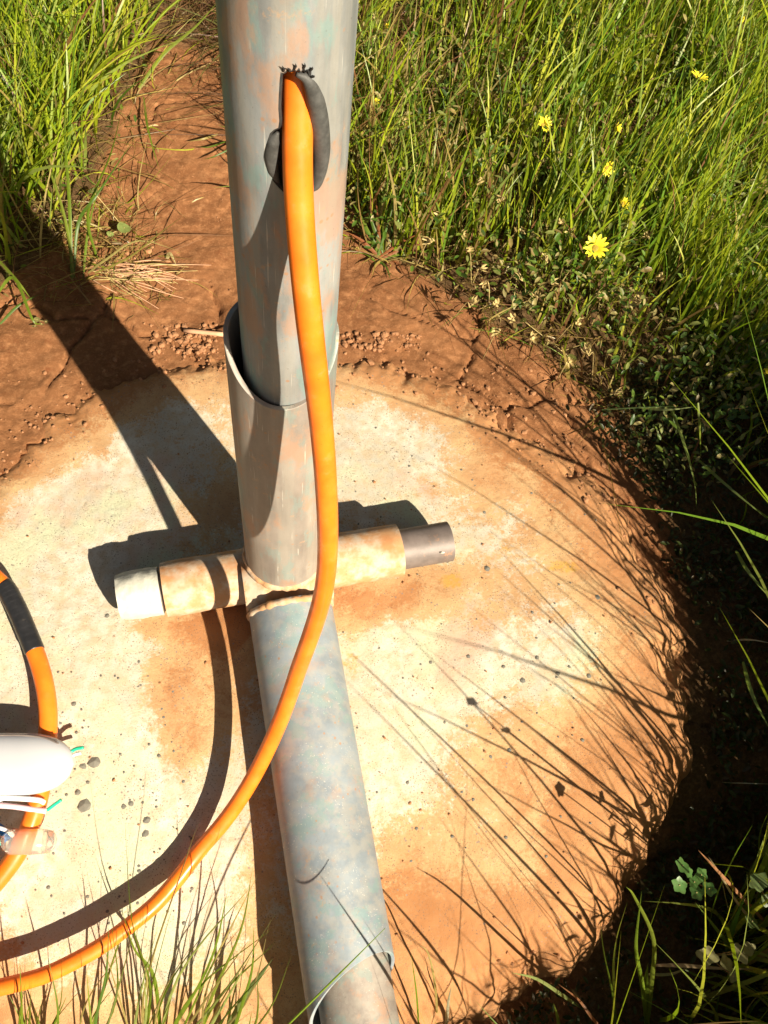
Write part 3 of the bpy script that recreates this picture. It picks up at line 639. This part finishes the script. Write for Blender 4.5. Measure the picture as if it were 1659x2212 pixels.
# low weeds: many small oval leaves (stuff)
def leaves(name, X, Y, hmax, smin, smax, label, cols):
    n = len(X); Z = ground(X, Y)+rng.uniform(0.002, hmax, n); s = rng.uniform(smin, smax, n)
    az = rng.uniform(0, 6.28, n); tl = rng.uniform(-.7, .7, n)
    u = np.stack([np.cos(az)*np.cos(tl), np.sin(az)*np.cos(tl), np.sin(tl)], 1); w = np.stack([-np.sin(az), np.cos(az), rng.uniform(-.4, .4, n)], 1); nn_ = np.cross(u, w)
    pts = [(-1, 0, 0), (-.35, .42, .12), (.45, .40, .12), (1, 0, -.15), (.45, -.40, .12), (-.35, -.42, .12), (0, 0, -.05)]
    c = np.stack([X, Y, Z], 1); V = np.stack([c+s[:, None]*(a*u+b*w*.9+d*nn_) for a, b, d in pts], 1).reshape(-1, 3)
    b0 = (np.arange(n)*7)[:, None]; Tr = (b0+np.array([0, 1, 6, 1, 2, 6, 2, 3, 6, 3, 4, 6, 4, 5, 6, 5, 0, 6])[None, :]).reshape(-1, 3)
    Cc = np.repeat(cols[rng.integers(0, len(cols), n)]*rng.uniform(.7, 1.2, n)[:, None], 7, axis=0)
    me = mesh_fast(name, V, np.zeros((0, 4), np.int32), MAT['leaf'], Tr); cattr(me, Cc); return link(name, me, kind='stuff', label=label, category='weeds')
LC = np.array([(.08, .17, .02), (.13, .23, .03), (.20, .28, .04), (.05, .11, .02), (.42, .36, .14), (.30, .22, .08), (.26, .30, .08)])
X, Y = scatter(40000, .0, 1.5, .2, 1.9, lambda X, Y: sstep(-.08, .06, X-right_edge(Y))*(.1+.9*sstep(.42, .62, fbm(X, Y, 8, 3, 260)))*(outside_pad(X, Y, .02) > 0))
leaves('ground_weeds', X, Y, .13, .003, .0095, 'small leafy weeds growing low among the meadow grass', LC)
X, Y = scatter(3500, -1.2, -.3, .35, 1.5, lambda X, Y: sstep(-.08, .05, left_edge(Y)-X)*.6)
leaves('ground_weeds', X, Y, .04, .003, .008, 'small leaves and litter around the roots of the left grass', LC)
X, Y = scatter(36000, .26, 1.3, -1.4, .35, lambda X, Y: sstep(0, .05, X-shade_edge(Y)+.02))
leaves('ground_weeds', X, Y, .24, .006, .016, 'dark low weeds in the shaded strip at the right', LC[:4])

X, Y = scatter(26000, .15, .95, -.75, .42, lambda X, Y: (outside_pad(X, Y, .035) > 0)*(.25+.75*sstep(.35, .6, fbm(X, Y, 14, 3, 281)))*sstep(.0, .12, X-.75*Y-.18))  # leaf colours of this patch are darkened to carry the hollow's shade
leaves('ground_weeds', X, Y, .035, .003, .008, 'leaf litter and low weeds coloured dark to deepen the shade in the hollow beside the pad', np.array([(.035, .06, .012), (.05, .08, .015), (.06, .04, .015), (.03, .05, .012), (.09, .06, .02)]))

X, Y = scatter(2200, .25, 1.05, -1.25, .15, lambda X, Y: sstep(-.08, .0, X-shade_edge(Y))*(1-sstep(.1, .2, X-shade_edge(Y))))
X2 = X; leaves('tall_weeds', X2, Y, .5, .007, .019, 'leafy tips of tall weeds above the thick grass at the right edge', LC[:4])
# single grass blades built one by one -------------------------------------------------
def blade_mesh(P, w, col, name='blade'):
    P = spline(P, 5); n = len(P); T = np.gradient(P, axis=0); T /= np.linalg.norm(T, axis=1)[:, None]; V = []; vd = None
    a0 = random.uniform(-.6, .6)
    for i in range(n):
        t = i/(n-1); view = CAM-P[i]; s = np.cross(T[i], view); s /= np.linalg.norm(s)+1e-9; nrm = np.cross(s, T[i])
        s = s*math.cos(a0+.8*t)+nrm*math.sin(a0+.8*t)*.7; nr2 = np.cross(s, T[i])
        ww = w*(1-t**2.5)*(.6+.4*min(1, t*4))/2+1e-5
        V += [P[i]-s*ww, P[i]+nr2*ww*.35, P[i]+s*ww]
    Fc = []
    for i in range(n-1):
        for k in (0, 1): Fc.append((3*i+k, 3*i+k+1, 3*i+k+4, 3*i+k+3))
    me = mesh_np(name, V, Fc, MAT['leaf']); cattr(me, np.tile(col, (len(V), 1))); return me
def tuft(label, blades, group=None, cat='grass tuft', name='grass_tuft', hk=1.0):
    """blades: (points [(u, v, height above ground)], width, colour)"""
    base = at_h(*blades[0][0][0]); e = empty(name, base, label, cat, group)
    for pts, w, col in blades: link('blade', blade_mesh([at_h(u, v, h*hk) for u, v, h in pts], w*(1+.0*hk), col), e)
    return e
G1, G2, G3, ST, RB = (.14, .22, .015), (.07, .15, .015), (.20, .26, .03), (.36, .29, .10), (.24, .10, .05)
def rc(*a): c = np.array(random.choice(a)); return c*random.uniform(.8, 1.15)
def fan(u0, v0, n, ang, spread, l0, l1, hs=(.05, .16), w=(.0026, .0042), cols=(G1, G3, ST, (.28, .34, .10)), jit=25):
    out = []
    for i in range(n):
        a = math.radians(random.gauss(ang, spread)); L = random.uniform(l0, l1); u = u0+random.uniform(-jit, jit); v = v0+random.uniform(-jit, jit)*.6; h = random.uniform(*hs)
        bx, by = random.uniform(-.18, .18)*L, random.uniform(-.05, .05)*L; du, dv = math.cos(a)*L, -math.sin(a)*L
        out.append(([(u, v, -.002), (u+du*.5-bx*.4, v+dv*.5-by, h*.62), (u+du+bx, v+dv, h)], random.uniform(*w)*.85, rc(*cols)))
    return out
# foreground left tufts (roots just below the picture)
tuft('leftmost tuft of thin grass rising from the bottom edge over the orange cable', fan(60, 2330, 8, 80, 12, 180, 330, (.04, .1), (.0028, .0045)) + fan(190, 2300, 6, 78, 10, 190, 400, (.04, .10), (.003, .0045)))
tuft('long green grass blades crossing the orange cable at the bottom left', [
    ([(300, 2320, 0), (325, 2140, .05), (285, 1990, .085), (268, 1735, .11)], .0042, G1), ([(330, 2330, 0), (310, 2150, .05), (400, 1860, .10), (434, 1765, .115)], .0036, ST),
    ([(352, 2330, 0), (335, 2120, .045), (290, 2050, .06), (262, 1960, .08)], .0052, G1), ([(340, 2330, 0), (210, 2260, .03), (230, 2100, .06), (235, 2000, .08)], .004, G2)]
    + fan(300, 2330, 8, 74, 13, 220, 430, (.05, .12), (.003, .0048)))
tuft('tuft of grass at the bottom left of centre leaning right towards the lying sleeve', fan(360, 2320, 11, 66, 10, 230, 480, (.05, .12), (.003, .0048), jit=40)
     + [([(400, 2330, 0), (455, 2160, .05), (520, 2010, .09), (546, 1872, .11)], .0042, G3), ([(470, 2330, 0), (520, 2180, .06), (545, 2090, .08), (548, 1995, .1)], .004, G1)])
tuft('tuft with broad blades beside the shadow of the lying sleeve at the bottom', fan(450, 2320, 9, 62, 14, 140, 330, (.04, .12), (.003, .006), jit=45)
     + [([(440, 2330, 0), (520, 2170, .05), (560, 2110, .07), (590, 2070, .08)], .009, (.20, .27, .09))])
tuft('short grass at the bottom left corner behind the orange cable', fan(90, 2280, 8, 95, 16, 60, 160, (.02, .07), (.003, .005)))
# stem crossing the lying sleeve
st = empty('jointed_grass', at_h(545, 2300, 0), 'single jointed grass stem crossing in front of the lying sleeve near the bottom', 'grass')
sa, sb = at_h(545, 2290, .14), at_h(832, 2005, .20)
P = [sa+(sb-sa)*t+np.array([0, 0, .012])*math.sin(math.pi*t) for t in (0, .2, .4, .6, .8, 1)]
tube_obj('stem', P, [.0009, .0010, .0011, .0010, .0006, .0003], MAT['leaf'], st, seg=8, n=6); cattr(st.children[0].data, np.tile((.22, .34, .03), (len(st.children[0].data.vertices), 1)))
0 and link('blade', blade_mesh([at_h(622, 2158, .14), at_h(665, 2118, .152), at_h(700, 2092, .158)], .006, (.18, .30, .03)), st)
# lone blades right of the lying sleeve
tuft('two thin pale blades right of the lying sleeve at the bottom edge', [([(946, 2230, 0), (940, 2130, .05), (925, 2060, .07), (908, 2042, .08)], .003, ST), ([(962, 2230, 0), (968, 2170, .04), (975, 2128, .06)], .0045, (.5, .5, .35)), ([(905, 2230, 0), (900, 2150, .04), (888, 2060, .07)], .0026, G1)])
nb = empty('grass_tuft', (.24, -.62, -.2), 'thin blades rising at the bottom edge that throw crossing shadows on the lying sleeve', 'grass tuft')
for q0, q1, q2, w in [((.25, -.64, -.2), (.235, -.60, .02), (.165, -.515, .175), .007), ((.27, -.64, -.2), (.262, -.62, .02), (.20, -.54, .15), .005), ((.30, -.62, -.2), (.29, -.60, -.02), (.235, -.53, .11), .006), ((.22, -.66, -.2), (.205, -.63, .0), (.20, -.56, .12), .005), ((.34, -.63, -.2), (.31, -.58, .0), (.22, -.50, .09), .005)]:
    link('blade', blade_mesh([np.array(q0), np.array(q1), np.array(q2)], w, rc(G1, G2, G3)), nb)
# lower right
tuft('bright blades standing in deep shade at the bottom right, the tallest pair', [
    ([(1336, 2240, -.01), (1322, 2140, .05), (1305, 2060, .09), (1293, 1962, .13)], .0040, G1), ([(1332, 2240, -.01), (1325, 2130, .05), (1330, 2040, .09), (1356, 1945, .13)], .0046, G3),
    ([(1400, 2240, -.01), (1388, 2130, .05), (1374, 2050, .08), (1386, 1925, .14)], .0062, G1), ([(1396, 2240, -.01), (1408, 2120, .05), (1412, 2030, .09), (1372, 1940, .13), (1352, 1915, .14)], .0062, G3), ([(1398, 2240, -.01), (1396, 2130, .04), (1400, 2080, .06)], .011, G1)], hk=2.5)
tuft('lower left tuft of the shaded corner with pale outward leaning blades', [
    ([(1260, 2180, 0), (1215, 2150, .04), (1160, 2115, .06), (1104, 2101, .07)], .0048, (.24, .30, .10)), ([(1330, 2260, 0), (1280, 2200, .05), (1250, 2160, .06), (1205, 2125, .08)], .0040, RB),
    ([(1210, 2240, 0), (1205, 2200, .02), (1195, 2165, .04)], .006, G3)], hk=2.5)
tuft('small upright grass plant with two spread leaves at the lower right', [
    ([(1572, 2075, 0), (1570, 2040, .03), (1550, 2010, .05), (1502, 1950, .08)], .0070, (.16, .26, .04)), ([(1574, 2075, 0), (1576, 2030, .03), (1590, 1985, .06), (1614, 1925, .09)], .0085, (.10, .24, .03)), ([(1573, 2075, 0), (1590, 1960, .05), (1660, 1890, .07)], .004, G3)], hk=2.5)
tuft('thin crossing blades near the lower right corner', [
    ([(1480, 2225, 0), (1510, 2180, .03), (1560, 2150, .05)], .003, G1), ([(1540, 2230, 0), (1548, 2180, .03), (1555, 2140, .05)], .003, G2), ([(1600, 2225, 0), (1630, 2170, .04), (1680, 2130, .06)], .004, G1),
    ([(1640, 2240, 0), (1610, 2190, .03), (1665, 2120, .06)], .003, ST), ([(1640, 1860, .03), (1642, 1800, .05), (1664, 1745, .08)], .0035, G1)], hk=2.5)
tuft('straw coloured stalk lying across the lower right corner', [([(1415, 2085, .03), (1480, 2086, .035), (1560, 2092, .04), (1680, 2094, .04)], .005, (.5, .36, .2)), ([(1400, 2105, .03), (1450, 2104, .03), (1490, 2088, .035)], .004, (.3, .30, .12)), ([(1480, 2095, .03), (1520, 2112, .03), (1560, 2105, .03)], .003, G1)], cat='dry stalk', name='dry_stalk', hk=3.5)
tuft('reddish dry stalks slanting down at the lower right', [([(1680, 2020, .02), (1600, 1935, .05), (1540, 1870, .08), (1508, 1836, .1)], .0045, (.42, .2, .1)), ([(1660, 2025, .02), (1600, 1960, .05), (1550, 1880, .07), (1530, 1850, .09)], .004, (.45, .36, .2)), ([(1580, 1990, .01), (1565, 1930, .04), (1556, 1880, .06)], .0022, ST)], cat='dry stalk', name='dry_stalk', hk=3.5)
# right strip blades above black shade
tuft('drooping green blades at the right edge of the pad, above the dark hollow', [
    ([(1440, 860, .02), (1475, 950, .05), (1500, 1040, .05), (1505, 1100, .04)], .0060, (.20, .28, .06)), ([(1500, 985, .02), (1560, 1040, .05), (1620, 1090, .06), (1680, 1140, .05)], .0060, (.22, .30, .08)),
    ([(1590, 1190, .03), (1620, 1240, .05), (1680, 1310, .05)], .0055, (.25, .34, .08)), ([(1605, 1430, .03), (1625, 1500, .05), (1665, 1580, .06)], .0055, (.22, .32, .07)),
    ([(1380, 880, .03), (1440, 885, .05), (1508, 878, .06)], .0040, (.35, .42, .16)), ([(1508, 870, .06), (1512, 930, .05), (1514, 990, .02)], .0042, G3), ([(1300, 885, .03), (1390, 880, .05), (1480, 878, .06)], .003, (.2, .3, .1))], hk=2.5)
tuft('fine blades at the right edge beside the dark hollow', [([(1570, 1385, .0), (1620, 1382, .02), (1680, 1392, .03)], .003, (.5, .45, .3)), ([(1560, 1690, 0), (1610, 1692, .03), (1680, 1694, .03)], .002, (.4, .4, .3)), ([(1650, 2020, 0), (1648, 1900, .04), (1662, 1830, .07)], .003, G1)], hk=2.5)
# spiky tuft right of the pole
tuft('small spiky grass tuft on bare soil just right of the pole', [([(822 + random.uniform(-12, 12), 560 + random.uniform(-6, 6), 0), (822+dx*.5, 560+dy*.5-8, h*.6), (822+dx, 560+dy, h)], random.uniform(.004, .0065), rc(G1, G2, (.30, .22, .06), (.36, .12, .05)))
     for dx, dy, h in [(-75, -60, .03), (-70, -10, .015), (-55, -95, .05), (-30, -120, .07), (-12, -150, .08), (10, -140, .08), (30, -130, .08), (45, -160, .08), (75, -110, .06), (95, -60, .04), (110, -35, .03), (165, -52, .03), (150, -15, .02), (60, 25, .01), (22, 45, .008), (-20, 40, .008), (-48, 14, .008), (120, 10, .015), (-65, -130, .06), (75, -75, .04), (15, -90, .05), (-8, -70, .04), (50, -60, .03)]])
# left clump foreground blades
tuft('long blades bending over the bare soil from the left clump', [
    ([(210, 560, 0), (190, 460, .06), (240, 330, .10), (268, 210, .12)], .0065, G1), ([(300, 190, .02), (355, 115, .05), (420, 60, .08), (470, 5, .10)], .0075, G3), ([(205, 590, .02), (280, 555, .05), (350, 500, .07), (405, 460, .05)], .0048, (.30, .26, .06)),
    ([(190, 590, .01), (230, 560, .04), (300, 520, .06), (395, 545, .03)], .004, (.35, .30, .10)), ([(160, 600, .0), (140, 470, .06), (90, 320, .12), (20, 130, .16)], .0055, G3), ([(155, 600, 0), (150, 440, .07), (140, 280, .12), (150, 140, .16)], .0058, G1),
    ([(160, 590, 0), (170, 480, .05), (210, 420, .09), (290, 300, .10)], .0055, G2), ([(-10, 640, .02), (30, 600, .05), (70, 690, .04), (90, 700, .02)], .0055, G1), ([(-10, 555, .03), (40, 610, .04), (70, 650, .02)], .0055, G3), ([(0, 700, .01), (40, 660, .03), (86, 635, .03)], .0045, G2),
    ([(500, 330, .01), (540, 300, .03), (470, 335, .03), (440, 345, .02)], .0035, G2), ([(310, 210, .01), (320, 280, .03), (345, 370, .02)], .0045, G1), ([(180, 600, 0), (190, 500, .03), (215, 395, .06)], .004, G1)])
tuft('pale dry blade lying on the soil left of the pole', [([(470, 290, .01), (440, 300, .02), (405, 306, .01)], .004, ST), ([(490, 305, .01), (450, 318, .02), (420, 315, .015)], .0035, G2), ([(360, 560, .0), (368, 548, .012), (382, 575, .004)], .007, (.5, .42, .2))], cat='dry stalk', name='dry_stalk')
# fan of dry roots on the soil
rt = empty('dry_roots', at_h(240, 575, 0), 'fan of thin dry reddish roots lying on the bare soil left of the pole', 'roots')
for i in range(34):
    u0, v0 = random.uniform(195, 290), random.uniform(560, 605); a = random.uniform(-.25, .75); L = random.uniform(60, 170)
    u1, v1 = u0+L*math.cos(a), v0+L*math.sin(a)*.75
    if v1 > 668: v1 = 668
    tube_obj('root', [at_h(u0, v0, .003), at_h((u0+u1)/2, (v0+v1)/2+random.uniform(-12, 8), random.uniform(.004, .012)), at_h(u1, v1, .002)], [.0011, .0009, .0004], MAT['rodm'] if i % 3 else MAT['straw'], rt, seg=5, n=5)

# yellow flowers -------------------------------------------------------------------------
def petal_mesh():
    V = []; n = 6
    for i in range(n):
        t = i/(n-1); w = .0021*math.sin(math.pi*min(1, .12+.80*t))**.7*(1 if t < .9 else .6)
        z = .0030*math.sin(t*2.2)
        V += [(t*.013, -w, z), (t*.013, 0, z-.0004), (t*.013, w, z)]
    Fc = [(3*i+k, 3*i+k+1, 3*i+k+4, 3*i+k+3) for i in range(n-1) for k in (0, 1)]
    return mesh_np('petal', V, Fc, MAT['petal'])
PET = petal_mesh()
bm = bmesh.new(); bmesh.ops.create_uvsphere(bm, u_segments=14, v_segments=8, radius=.0042)
for v in bm.verts: v.co.z *= .55; v.co *= 1+random.uniform(-.06, .06)
DISC = bpy.data.meshes.new('flower_disc'); bm.to_mesh(DISC); bm.free(); DISC.materials.append(MAT['disc'])
def flower(u, v, h, s, label, opening=.35, face=(.35, -.75, .75), n=13, group='yellow daisies in the grass'):
    p = at_h(u, v, h); f = Vector(face).normalized(); q = f.to_track_quat('Z', 'Y')
    e = empty('yellow_flower', p, label, 'flower', group); e.rotation_euler = q.to_euler(); e.scale = (s, s, s); bpy.context.view_layer.update()
    d = link('flower_disc', DISC); d.parent = e
    for i in range(n):
        o = link('petal', PET); o.parent = e; a = 2*math.pi*i/n+random.uniform(-.08, .08)
        o.rotation_euler = (0, -opening*random.uniform(.7, 1.3), a); o.location = (.003*math.cos(a), .003*math.sin(a), 0); o.scale = (random.uniform(.9, 1.1),)*3
    b = Vector(p)-f*.003; g = Vector((p[0]+random.uniform(-.02, .02), p[1]+random.uniform(-.01, .03), float(ground(p[0], p[1]))))
    V, Fc = tube(spline([g, (g*.45+b*.55)+Vector((.006, .003, 0)), b], 6), .0012, 7)
    me = mesh_np('stem', V, Fc, MAT['leaf']); cattr(me, np.tile((.14, .17, .05), (len(V), 1))); me.transform(Matrix.LocRotScale(Vector(p), q, Vector((s, s, s))).inverted())
    so_ = link('stem', me); so_.parent = e
flower(1285, 536, .12, 1.40, 'largest wide open yellow daisy at the lower edge of the meadow', .35, (-.1, -.5, .8))
flower(1172, 270, .13, 1.05, 'bright yellow daisy nearest the pole in the upper half of the meadow', .55, (.4, -.5, .7))
flower(1310, 362, .12, .95, 'yellow daisy tilted sideways in mid meadow above the largest one', .45, (.3, -.9, .35))
flower(1508, 170, .14, 1.15, 'pale yellow daisy high in the upper right of the meadow', .25, (.2, .1, .9))
flower(1344, 440, .10, .85, 'half hidden yellow daisy just above and right of the largest one', .7, (.2, -.6, .6))
flower(808, 222, .10, .75, 'tiny yellow flower close beside the right edge of the pole', .9, (.2, -.2, .9))
flower(1328, 278, .12, .85, 'yellow daisy behind grass blades right of the bright one', .9, (.6, -.4, .5))
flower(1600, 50, .14, .8, 'whitish half closed flower in the upper right corner', 1.1, (.3, .2, .9))
flower(1648, 800, .10, .6, 'small yellow flower at the right edge of the picture', .8)
flower(836, 60, .12, .5, 'closed yellow bud beside the pole near the top', 1.3, (0, 0, 1))

# spent flower heads: cup of curled dry bracts on a thin stalk ---------------------------
def bract_mesh():
    V = []; n = 5
    for i in range(n):
        t = i/(n-1); w = .0017*math.sin(math.pi*(.15+.8*t)); V += [(.0095*t, -w, .006*t*t-.001), (.0095*t, w, .006*t*t-.001)]
    return mesh_np('bract', V, [(2*i, 2*i+1, 2*i+3, 2*i+2) for i in range(n-1)], MAT['straw'])
BR = bract_mesh()
CUP = lump(.0036, 99, .8, MAT['straw'], 'seed_cup', 2)
heads = [(1040, 580), (1048, 612), (1020, 655), (1075, 660), (950, 465), (1000, 505), (1085, 430), (1030, 395), (1130, 500), (1210, 480), (1232, 500), (1360, 480), (1490, 598), (1160, 640), (1250, 700), (1110, 690), (1290, 640), (1400, 510),
         (870, 260), (905, 330), (1520, 120), (1560, 230), (1450, 300), (1210, 190), (1240, 340), (1355, 380), (1180, 560), (1230, 780), (1330, 850), (1520, 915), (1610, 500), (1440, 690), (1075, 715), (985, 410), (1580, 700), (1480, 430)]
REF = [((1285, 536), 'the largest yellow daisy'), ((1172, 270), 'the bright daisy nearest the pole'), ((1310, 362), 'the sideways tilted daisy'), ((1508, 170), 'the pale upper right daisy'), ((808, 222), 'the tiny flower by the pole'), ((822, 540), 'the spiky tuft right of the pole')]
ORD = ['', 'second ', 'third ', 'fourth ', 'fifth ', 'sixth ', 'seventh ', 'eighth ', 'ninth ', 'tenth ', 'eleventh ', 'twelfth ', 'thirteenth ', 'fourteenth ', 'fifteenth ', 'sixteenth ']; seen = {}
def head_label(u, v):
    d, (ru, rv), nm = min((math.hypot(u-a[0], v-a[1]), a, b) for a, b in REF)
    w = 'above' if abs(v-rv) > abs(u-ru) and v < rv else 'below' if abs(v-rv) > abs(u-ru) else 'left of' if u < ru else 'right of'
    k = seen.get((w, nm), 0); seen[(w, nm)] = k+1
    return f'straw coloured spent daisy head, {ORD[k]}closest {w} {nm}'
heads += [(1010, 540), (930, 520), (1120, 600), (1190, 610), (1150, 730), (1270, 760), (900, 420), (960, 380), (1060, 330), (1380, 650), (1420, 600), (1540, 620), (1500, 820), (1600, 880)]
heads.sort(key=lambda q: min(math.hypot(q[0]-a[0], q[1]-a[1]) for a, b in REF))
for i, (u, v) in enumerate(heads):
    h = random.uniform(.05, .10); p = at_h(u, v, h)
    f = Vector((random.uniform(-.8, .8), random.uniform(-1, .3), random.uniform(.2, 1))).normalized(); q = f.to_track_quat('Z', 'Y'); s = random.uniform(.85, 1.35)
    e = empty('seed_head', p, head_label(u, v), 'seed head', 'spent flower heads in the meadow'); e.rotation_euler = q.to_euler(); e.scale = (s,)*3
    o = link('seed_cup', CUP); o.parent = e
    for k in range(7):
        o = link('bract', BR); o.parent = e; a = 2*math.pi*k/7+random.uniform(-.2, .2); o.rotation_euler = (0, -random.uniform(.2, 1.0), a); o.location = (.0015*math.cos(a), .0015*math.sin(a), .001)
    g = Vector((p[0]+random.uniform(-.04, .04), p[1]+random.uniform(0, .05), float(ground(p[0], p[1])))); b = Vector(p)-f*.003
    V, Fc = tube(spline([g, g*.3+b*.7+Vector((0, 0, .02)), b-f*.006, b], 5), .0008, 6); me = mesh_np('stem', V, Fc, MAT['straw']); me.transform(Matrix.LocRotScale(Vector(p), q, Vector((s,)*3)).inverted())
    o = link('stem', me); o.parent = e

# round leaved weeds ----------------------------------------------------------------------
def leaf_mesh(r, col, lobes=0, fold=.12, name='leaf'):
    V = [(0, 0, -.1*r)]; n = 20
    for i in range(n):
        a = 2*math.pi*i/n; k = 1+(.16*math.cos(lobes*a) if lobes else 0)+random.uniform(-.03, .03); V.append((r*k*math.cos(a), r*k*.82*math.sin(a), fold*r*math.cos(2*a)))
    me = mesh_np(name, V, [(0, i+1, (i+1) % n+1) for i in range(n)], MAT['leaf']); cattr(me, np.tile(col, (len(V), 1))); return me
def weed(label, pts, col, lobes=0):
    base = at_h(pts[0][0], pts[0][1], 0); e = empty('weed', base, label, 'weed')
    for (u, v, h, r) in pts:
        p = at_h(u, v, h); o = link('leaf', leaf_mesh(r, np.array(col)*random.uniform(.8, 1.2), lobes), e); o.location = p
        o.rotation_euler = (random.uniform(-.5, .5), random.uniform(-.5, .5), random.uniform(0, 6.28))
        tube_obj('leaf_stalk', [at_h(pts[0][0], pts[0][1], 0), at_h((pts[0][0]+u)/2, (pts[0][1]+v)/2, h*.5), p], .0008, MAT['straw'], e, seg=5, n=4)
weed('two pale green round leaves among litter at the foot of the left clump', [(268, 492, .03, .012), (200, 412, .03, .009), (238, 505, .02, .006)], (.26, .33, .10))
weed('green round leaved weed left of the largest daisy', [(1130, 505, .04, .011), (1122, 480, .04, .009), (1135, 632, .03, .008), (1110, 645, .03, .007), (1140, 560, .03, .008)], (.10, .20, .07))
weed('green weed with upright oval leaves in mid meadow right of the pole', [(1065, 405, .05, .011), (1078, 395, .05, .010), (1055, 440, .04, .008), (1085, 380, .05, .007)], (.12, .22, .04))
weed('dark weed with lobed leaves at the right side above the stalk', [(1640, 1905, .24, .012), (1655, 1945, .22, .009), (1625, 1990, .20, .010)], (.10, .15, .05), 5)
weed('green weed with pale lit leaf tips in the dark lower right', [(1500, 1905, .22, .007), (1488, 1885, .25, .006), (1475, 1870, .27, .008), (1515, 1890, .24, .008), (1468, 1912, .21, .009), (1532, 1920, .20, .009), (1505, 1928, .19, .009)], (.10, .24, .06), 5)
weed('brownish withered leaves on the ground at the lower right', [(1528, 2065, .20, .012), (1570, 2080, .19, .010), (1600, 2060, .21, .011), (1618, 2050, .21, .009), (1585, 2110, .17, .007)], (.32, .30, .14), 4)
weed('small pale weed growing from the soil at the left edge', [(80, 690, .01, .005), (90, 700, .01, .004), (75, 705, .01, .005), (100, 695, .012, .004)], (.35, .32, .12))
weed('sparse yellow green weed at the pad edge below the largest daisy', [(1235, 775, .03, .009), (1245, 792, .03, .008), (1222, 800, .02, .007), (1130, 692, .03, .006)], (.26, .28, .07))
